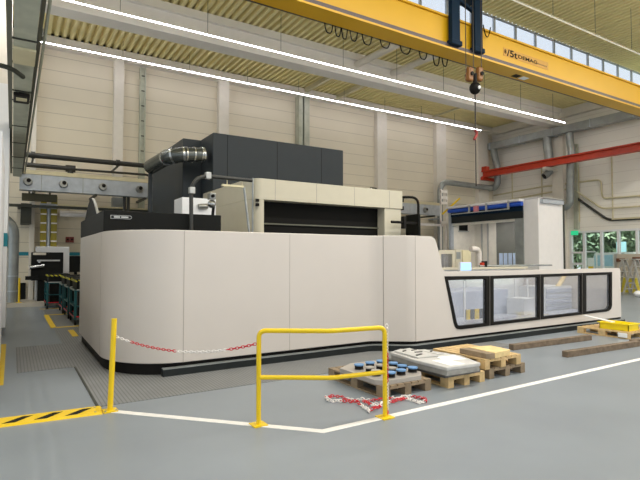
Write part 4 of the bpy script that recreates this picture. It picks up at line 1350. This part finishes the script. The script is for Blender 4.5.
# striped ramp strip on the floor
h0, h1 = at(-20, 426, Z=0), at(102, 410.5, Z=0)
d_ = (h1 - h0).normalized(); n_ = Vector((-d_.y, d_.x, 0)) * 0.15
prof = [h0 + n_, h0 - n_, h1 - n_ + d_ * .0, h1 + n_]
mb = MB()
lo = [Vector((p.x, p.y, 0)) for p in prof]
hi = [Vector((p.x, p.y, .018)) for p in (h0 + n_ * .93, h0 - n_ * .93, h1 - n_ * .93 - d_ * .015, h1 + n_ * .93 - d_ * .015)]
mb.add(lo + hi, [(0, 3, 2, 1), (4, 5, 6, 7), (0, 1, 5, 4), (1, 2, 6, 5), (2, 3, 7, 6), (3, 0, 4, 7)])
hz_t = thing('cable_ramp', 'yellow floor strip with black diagonal stripes', 'floor strip', (h0.x, h0.y, 0))
mb.build('strip', 'haz_y', hz_t)
L_ = (h1 - h0).length
sx = L_ - 0.10
while sx > 0.2:
    q = []
    for u_, v_ in ((0.0, .6), (-.10, .6), (-.27, -.6), (-.15, -.6)):
        p = h0 + d_ * (sx + u_) + n_ * v_
        q.append((p.x, p.y))
    MB().prism(q, 'Z', .017, .0195).build('black_stripe', 'ink', hz_t)
    sx -= 0.285
for s in (-.6, .6):
    q = h1 - d_ * .07 + n_ * s
    MB().tube([(q.x, q.y, .016), (q.x, q.y, .022)], .012, 8).build('bolt', 'duct', hz_t)


# plastic chains
def chain(path, pitch, r, wire, runs, parent):
    """links along a path; runs = list of (colour part name, material, count)"""
    path = [Vector(p) for p in path]
    dist = [0]
    for i in range(1, len(path)):
        dist.append(dist[-1] + (path[i] - path[i - 1]).length)

    def pos(s):
        s = min(max(s, 0), dist[-1])
        for i in range(1, len(path)):
            if s <= dist[i]:
                t = (s - dist[i - 1]) / max(1e-9, dist[i] - dist[i - 1])
                return path[i - 1].lerp(path[i], t), (path[i] - path[i - 1]).normalized()
        return path[-1], (path[-1] - path[-2]).normalized()
    n = int(dist[-1] / pitch)
    k = 0; ri = 0
    while k < n:
        name, m, cnt = runs[ri % len(runs)]; ri += 1
        mb = MB()
        for j in range(cnt):
            if k >= n: break
            c, d = pos((k + .5) * pitch)
            up = Vector((0, 0, 1)) if abs(d.z) < .9 else Vector((1, 0, 0))
            a = d.cross(up).normalized(); b = a.cross(d)
            ang = (0.35 if k % 2 else 1.35)
            q = a * math.cos(ang) + b * math.sin(ang)
            L_ = pitch * .68
            pts = [c + d * (L_ * math.cos(t)) + q * (r * math.sin(t)) for t in [2 * math.pi * i / 12 for i in range(12)]]
            mb.tube(pts, wire, 6, closed=True)
            k += 1
        if mb.v: mb.build(name, m, parent, smooth=True)


c0, c1 = at(116, 336.5, Y=b.y), Vector((g1.x - .02, g1.y, at(258, 343.5, Y=g1.y).z))
pth = []
for i in range(41):
    t = i / 40
    p = c0.lerp(c1, t); p.z -= 0.125 * 4 * t * (1 - t)
    pth.append(p)
ch = thing('barrier_chain', 'red and white plastic chain hanging between the yellow post and the guard rail', 'chain', c0)
chain(pth, 0.034, 0.0135, 0.0042, [('white_links', 'whiteplastic', 6), ('red_links', 'redplastic', 17), ('white_links', 'whiteplastic', 18), ('red_links', 'redplastic', 20)], ch)
ce = at(430, 401, Z=.015)
ch2 = thing('barrier_chain', 'red and white plastic chain lying heaped on the floor by the pallet', 'chain', (ce.x, ce.y, 0))
hang = [Vector((g3.x + .045, g3.y + .02, z)) for z in (0.98, .7, .4, .15, .02)]
fl = [at(x, y, Z=.014) for x, y in ((384, 402), (378, 408), (369, 411.5), (362, 406), (356, 402.5), (347, 401.5), (338, 402), (328, 400.5), (326, 398.5), (332, 397.2), (345, 398.5), (356, 400), (366, 400.5), (378, 400), (390, 399.5), (400, 398), (408, 396.8), (416, 397.8), (424, 399.5), (426, 401.5), (419, 403), (411, 400.5), (404, 398.6), (394, 402), (384, 404.5), (374, 406), (366, 402.5), (360, 401))]
fl2 = []
for i in range(len(fl) - 1):
    for j in range(4):
        p = fl[i].lerp(fl[i + 1], j / 4)
        p += Vector((random.uniform(-.012, .012), random.uniform(-.012, .012), random.uniform(0, .02)))
        fl2.append(p)
chain(hang + fl2, 0.034, 0.0155, 0.0052, [('white_links', 'whiteplastic', 9), ('red_links', 'redplastic', 9)], ch2)


# pallets
def make_pallet(name, label, wood, X0, X1, Y0, Y1, z=0.0, boards_along='X', group='wooden pallets'):
    """blocks, bottom boards, stringers and deck boards; X0..X1, Y0..Y1 footprint; stringers run along Y"""
    t = thing(name, label, 'pallet', ((X0 + X1) / 2, (Y0 + Y1) / 2, z), group=group)
    bw, bl, bh = .10, .145, .078
    xs = [X0, (X0 + X1) / 2 - bw / 2, X1 - bw]
    ys = [Y0, (Y0 + Y1) / 2 - bl / 2, Y1 - bl]
    for x in xs:
        MB().box(x, x + bw, Y0, Y1, z, z + .022).build('bottom_board', wood, t)
        for y in ys:
            MB().box(x, x + bw, y, y + bl, z + .022, z + .1).build('block', wood, t)
    for y in ys:
        MB().box(X0, X1, y, y + bl, z + .1, z + .122).build('stringer', wood, t)
    n = 7
    w = (X1 - X0)
    bwid = .096
    for i in range(n):
        x = X0 + (w - bwid) * i / (n - 1)
        MB().box(x, x + bwid, Y0, Y1, z + .122, z + .144).build('deck_board', wood, t)
    return t


P1 = (3.83, 4.61, 4.70, 5.93)
make_pallet('wooden_pallet', 'worn grey-brown pallet carrying a steel plate with blue-capped blocks', 'woodold', *P1)
sp = MB().prism([(3.80, 5.60), (3.80, 4.84), (3.90, 4.74), (4.46, 4.72), (4.59, 4.86), (4.60, 5.62), (4.5, 5.76), (4.1, 5.78)], 'Z', .144, .205)
o = sp.build('steel_plate', 'plate', bevel=.006); tag(o, 'flat ground steel plate lying on the worn pallet', 'steel plate')
sp2 = MB().box(4.02, 4.50, 4.95, 5.78, .205, .215)
blk = [(359, 364.5, 1), (370, 362.4, 1), (381, 360.8, 1), (370, 367.2, 0), (380.5, 364.8, 0), (393, 362.8, 1), (376, 370.6, 0), (391.5, 367.8, 0), (402, 365.4, 1), (390.5, 372.2, 1), (401, 369.8, 1), (412.5, 367.3, 1)]
names = ['rear row, outermost', 'rear row, next to the corner one', 'rear row, near the guard post', 'second row, outermost', 'second row, half behind the guard post', 'rear row, right after the guard post', 'front row, outermost', 'second row, just past the guard post', 'rear row, last but one', 'front row, just past the guard post', 'front row, middle of the blue ones', 'front row, at the plate corner']
for (x, y, bl), nm_ in zip(blk, names):
    c = at(x, y, Z=.268)
    t = thing('fixture_block', ('blue-capped' if bl else 'grey-topped') + ' round steel block on the plate, ' + nm_, 'block', (c.x, c.y, .205), group='steel blocks on the plate')
    MB().tube([(c.x, c.y, .205), (c.x, c.y, .215)], .062, 14).build('foot', 'platedark', t, smooth=True)
    MB().tube([(c.x, c.y, .215), (c.x, c.y, .258)], .058, 14).build('body', 'ink', t, smooth=True)
    MB().tube([(c.x, c.y, .258), (c.x, c.y, .274)], .066, 16).build('cap', 'blue' if bl else 'plate', t, smooth=True)

P2 = (4.85, 5.55, 4.63, 5.85)
make_pallet('wooden_pallet', 'light wooden pallet carrying the large pale slab', 'wood', *P2)
o = MB().box(4.78, 5.45, 4.62, 5.80, .144, .188).build('base_sheet', 'platedark'); tag(o, 'dark steel base sheet between the light pallet and the pale slab', 'steel plate')
slab = thing('cast_slab', 'large pale cast slab with rough edges on the light wooden pallet', 'slab', (5.1, 5.2, .188))
MB().prism([(4.74, 4.55), (5.34, 4.52), (5.50, 5.02), (5.37, 5.62), (5.1, 5.86), (4.80, 5.74), (4.72, 5.1)], 'Z', .255, .30).build('upper_body', 'casting', slab, bevel=.01)
MB().prism([(4.75, 4.56), (5.33, 4.53), (5.49, 5.02), (5.36, 5.61), (5.1, 5.85), (4.81, 5.73), (4.73, 5.1)], 'Z', .188, .256).build('lower_body', mat('rough_shaded_casting', (150, 148, 142), .6, noise=.2, scale=9), slab)  # rough grey sides, with the edge shading put into their colour
MB().prism([(4.80, 5.15), (5.16, 5.1), (5.18, 5.74), (4.84, 5.70)], 'Z', .30, .325).build('raised_face', 'casting', slab, bevel=.01)
MB().prism([(5.22, 5.2), (5.38, 5.2), (5.33, 5.56), (5.22, 5.6)], 'Z', .30, .318).build('raised_face', 'casting', slab, bevel=.01)
for (x, y, lx, ly, a_) in ((4.92, 5.25, .14, .03, .3), (5.05, 5.4, .12, .025, -.2), (4.94, 5.58, .10, .03, .5), (5.1, 5.55, .1, .02, .1), (5.29, 5.38, .09, .03, .6)):
    p = [(x + lx * math.cos(a_) * i - ly * math.sin(a_) * j, y + lx * math.sin(a_) * i + ly * math.cos(a_) * j) for i, j in ((-.5, -.5), (.5, -.5), (.5, .5), (-.5, .5))]
    zz = .318 if x > 5.2 else .325
    MB().prism(p, 'Z', zz, zz + .012).build('slot', 'platedark', slab)
for i, (p, lab) in enumerate(((((4.86, 4.60), (5.10, 4.57), (5.12, 4.92), (4.88, 4.96)), 'white sheet of paper on the slab, at its front edge'), (((5.02, 4.84), (5.34, 4.76), (5.40, 5.04), (5.08, 5.08)), 'white sheet of paper on the slab, overlapping the front sheet'))):
    o = MB().prism(list(p), 'Z', .300 + i * .003, .303 + i * .003).build('paper_sheet', 'paper'); tag(o, lab, 'paper')

P3 = (5.71, 6.50, 4.68, 5.75)
make_pallet('wooden_pallet', 'weathered grey pallet at the bottom of the stack of two', 'woodold', *P3)
P3b = (5.60, 6.38, 4.66, 5.66)
make_pallet('wooden_pallet', 'fresh yellowish pallet on top of the weathered pallet', 'wood', *P3b, z=.144)
o = MB().prism([(5.64, 4.68), (5.77, 4.63), (5.80, 5.12), (5.64, 5.16)], 'Z', .288, .365).build('timber_block', 'woodold', bevel=.006); tag(o, 'greyish timber block on the stacked pallets beside the fresh one', 'timber')
o = MB().prism([(5.775, 4.63), (6.17, 4.68), (6.20, 5.05), (5.82, 5.16)], 'Z', .288, .37).build('timber_block', 'woodnew', bevel=.006); tag(o, 'fresh yellow timber block on top of the stacked pallets', 'timber')

# squared timbers on the floor
def timber(label, a, b, w=.11, h=.105):
    mb = MB().bar((a.x, a.y, h / 2), (b.x, b.y, h / 2), w, h)
    tag(mb.build('squared_timber', 'woodgrey', bevel=.006), label, 'timber')


a, b = at(513.5, 350.5, Z=0), at(592, 340.2, Z=0)
timber('long squared timber on the floor between stacked pallets and yellow tray', a + Vector((0, .05, 0)), b + Vector((0, .05, 0)))
a, b = at(563.5, 358.5, Z=0), at(640, 346.5, Z=0)
timber('long squared timber on the floor nearest the white line', a + Vector((.12, .05, 0)), b + Vector((.0, .05, 0)))
a2 = at(632, 345.2, Z=0)
timber('squared timber continuing past the end of the nearest one', b + Vector((.03, .16, 0)), b + Vector((2.2, .05, 0)))

P4 = (10.93, 12.05, 5.40, 6.50)
make_pallet('wooden_pallet', 'wooden pallet under the yellow tray near the wing end', 'wood', *P4)
a, b = at(596, 330, Z=.16), at(632, 330.5, Z=.16)
ty = thing('drip_tray', 'bright yellow plastic tray on the far pallet', 'tray', ((a.x + b.x) / 2, 5.8, .144))
ta, tb_ = at(596, 328.3, Z=.15), at(632, 330.8, Z=.15)
tx0 = (ta.x + tb_.x) / 2
tx1, ty0, ty1 = tx0 + .42, tb_.y, ta.y
tz = at(600, 321.4, X=tx0).z
M['lemon'] = mat('tray_yellow', (246, 220, 26), .4, noise=.03)
MB().box(tx0, tx1, ty0, ty1, .144, .154).build('bottom', 'lemon', ty)
MB().box(tx0, tx0 + .015, ty0, ty1, .154, tz - .005).box(tx1 - .015, tx1, ty0, ty1, .154, tz - .005).box(tx0, tx1, ty0, ty0 + .015, .154, tz - .005).box(tx0, tx1, ty1 - .015, ty1, .154, tz - .005).build('side_wall', 'lemon', ty)
MB().box(tx0 - .03, tx0 + .01, ty0 - .03, ty1 + .03, tz - .02, tz).box(tx1 - .01, tx1 + .03, ty0 - .03, ty1 + .03, tz - .02, tz).box(tx0, tx1, ty0 - .03, ty0 + .01, tz - .02, tz).box(tx0, tx1, ty1 - .01, ty1 + .03, tz - .02, tz).build('rim', 'lemon', ty)
q0, q1 = at(584, 315.3, Y=6.7), at(613, 322.2, X=tx0 + .06)
q1.z = tz + .012
o = MB().bar(q0, q1, .09, .02).build('white_slat', 'paper'); tag(o, 'white slat leaning from the wing onto the yellow tray', 'slat')
o = MB().box(10.905, 10.925, 5.42, 5.60, .03, .12).build('pallet_tag', 'paper'); tag(o, 'white paper tag on the corner of the pallet under the tray', 'tag')

# ================================================================== OUTDOORS
def tree(label, x, y, h, r, m, n=420):
    t = thing('tree', label, 'tree', (x, y, -.05), group='trees outside the end wall windows')
    MB().tube([(x, y, -.05), (x + .1, y, h * .5)], [.22, .12], 10).build('trunk', 'bark', t, smooth=True)
    mb = MB()
    rnd = random.Random(int(x * 31 + y * 7))
    for i in range(n):
        while True:
            v = Vector((rnd.uniform(-1, 1), rnd.uniform(-1, 1), rnd.uniform(-1, 1)))
            if .35 < v.length < 1: break
        c = Vector((x + v.x * r, y + v.y * r, h * .56 + v.z * h * .46))
        s = rnd.uniform(.16, .34)
        a = Vector((rnd.uniform(-1, 1), rnd.uniform(-1, 1), rnd.uniform(-1, 1))).normalized()
        b = a.orthogonal().normalized()
        mb.add([c - a * s, c + b * s * .6, c + a * s, c - b * s * .6], [(0, 1, 2, 3)])
    mb.build('foliage', m, t)


tl = ['leafy tree seen through the window bay under the exit sign', 'leafy tree seen through the second window bay', 'darker tree seen between the window mullions', 'bushy tree seen behind the small road sign', 'leafy tree outside at the last window bay', 'tree further back filling the view in the windows', 'tall tree further back behind the darker tree', 'wide tree far back behind the road sign']
for i, (px_, X, h, r) in enumerate(((574, 36, 8, 2.6), (592, 37, 8, 2.6), (606, 36, 9, 2.4), (627, 37, 8, 2.8), (645, 36, 8, 2.8), (583, 44, 12, 4), (612, 45, 13, 4.4), (640, 44, 12, 4.2))):
    q = at(px_, 258, X=X)
    tree(tl[i], X, q.y, h, r, 'leafdark' if i in (2, 6) else 'leaf', 2000 if i < 5 else 1800)
q = at(607, 262, X=31)
van = thing('parked_van', 'pale parked van seen through the end wall windows', 'van', (31.5, q.y, -.05))
vy = q.y
prof = [(-2.2, .35), (2.1, .35), (2.2, .9), (1.5, 1.15), (1.0, 2.0), (-2.2, 2.05)]
MB().prism([(vy + p[0] * .55 + .0, p[1]) for p in prof], 'X', 30.6, 32.4).build('body', 'white', van, bevel=.05)
MB().prism([(vy + .75, 1.2), (vy + .5, 1.85), (vy - .55, 1.88), (vy - .55, 1.2)], 'X', 30.58, 30.61).build('side_window', 'carglass', van)
for s in (-.75, .7):
    MB().tube([(30.6, vy + s, .28), (30.8, vy + s, .28)], .33, 16).build('wheel', 'ink', van, smooth=True)
    MB().tube([(32.2, vy + s, .28), (32.4, vy + s, .28)], .33, 16).build('wheel', 'ink', van, smooth=True)
q = at(621.5, 248, X=33)
rs = thing('road_sign', 'small pale blue sign on a post outside the windows', 'sign', (33, q.y, -.05))
MB().box(32.98, 33.0, q.y - .3, q.y + .3, q.z - .35, q.z + .4).build('panel', mat('sign_cyan', (170, 220, 226), .4), rs)
MB().tube([(33.03, q.y, -.05), (33.03, q.y, q.z + .3)], .03, 8).build('post', 'alu', rs)
q = at(589.5, 258, X=29)
bs = thing('glazed_door', 'white framed glazed door standing right outside the windows', 'door', (29, q.y, -.05))  # glazed door leaf, built as a free-standing frame
MB().box(28.97, 29.03, q.y - .45, q.y - .38, -.05, 2.1).box(28.97, 29.03, q.y + .38, q.y + .45, -.05, 2.1).box(28.97, 29.03, q.y - .45, q.y + .45, 2.03, 2.1).build('frame', 'paper', bs)
MB().box(28.99, 29.01, q.y - .38, q.y + .38, .1, 2.03).build('pane', 'winglass', bs)
MB().box(28.95, 28.97, q.y - .3, q.y + .1, 1.0, 1.7).build('notice', 'paper', bs)
MB().box(28.94, 28.95, q.y - .25, q.y + .05, 1.05, 1.2).build('notice_band', 'yellow', bs)

bpy.context.view_layer.update()
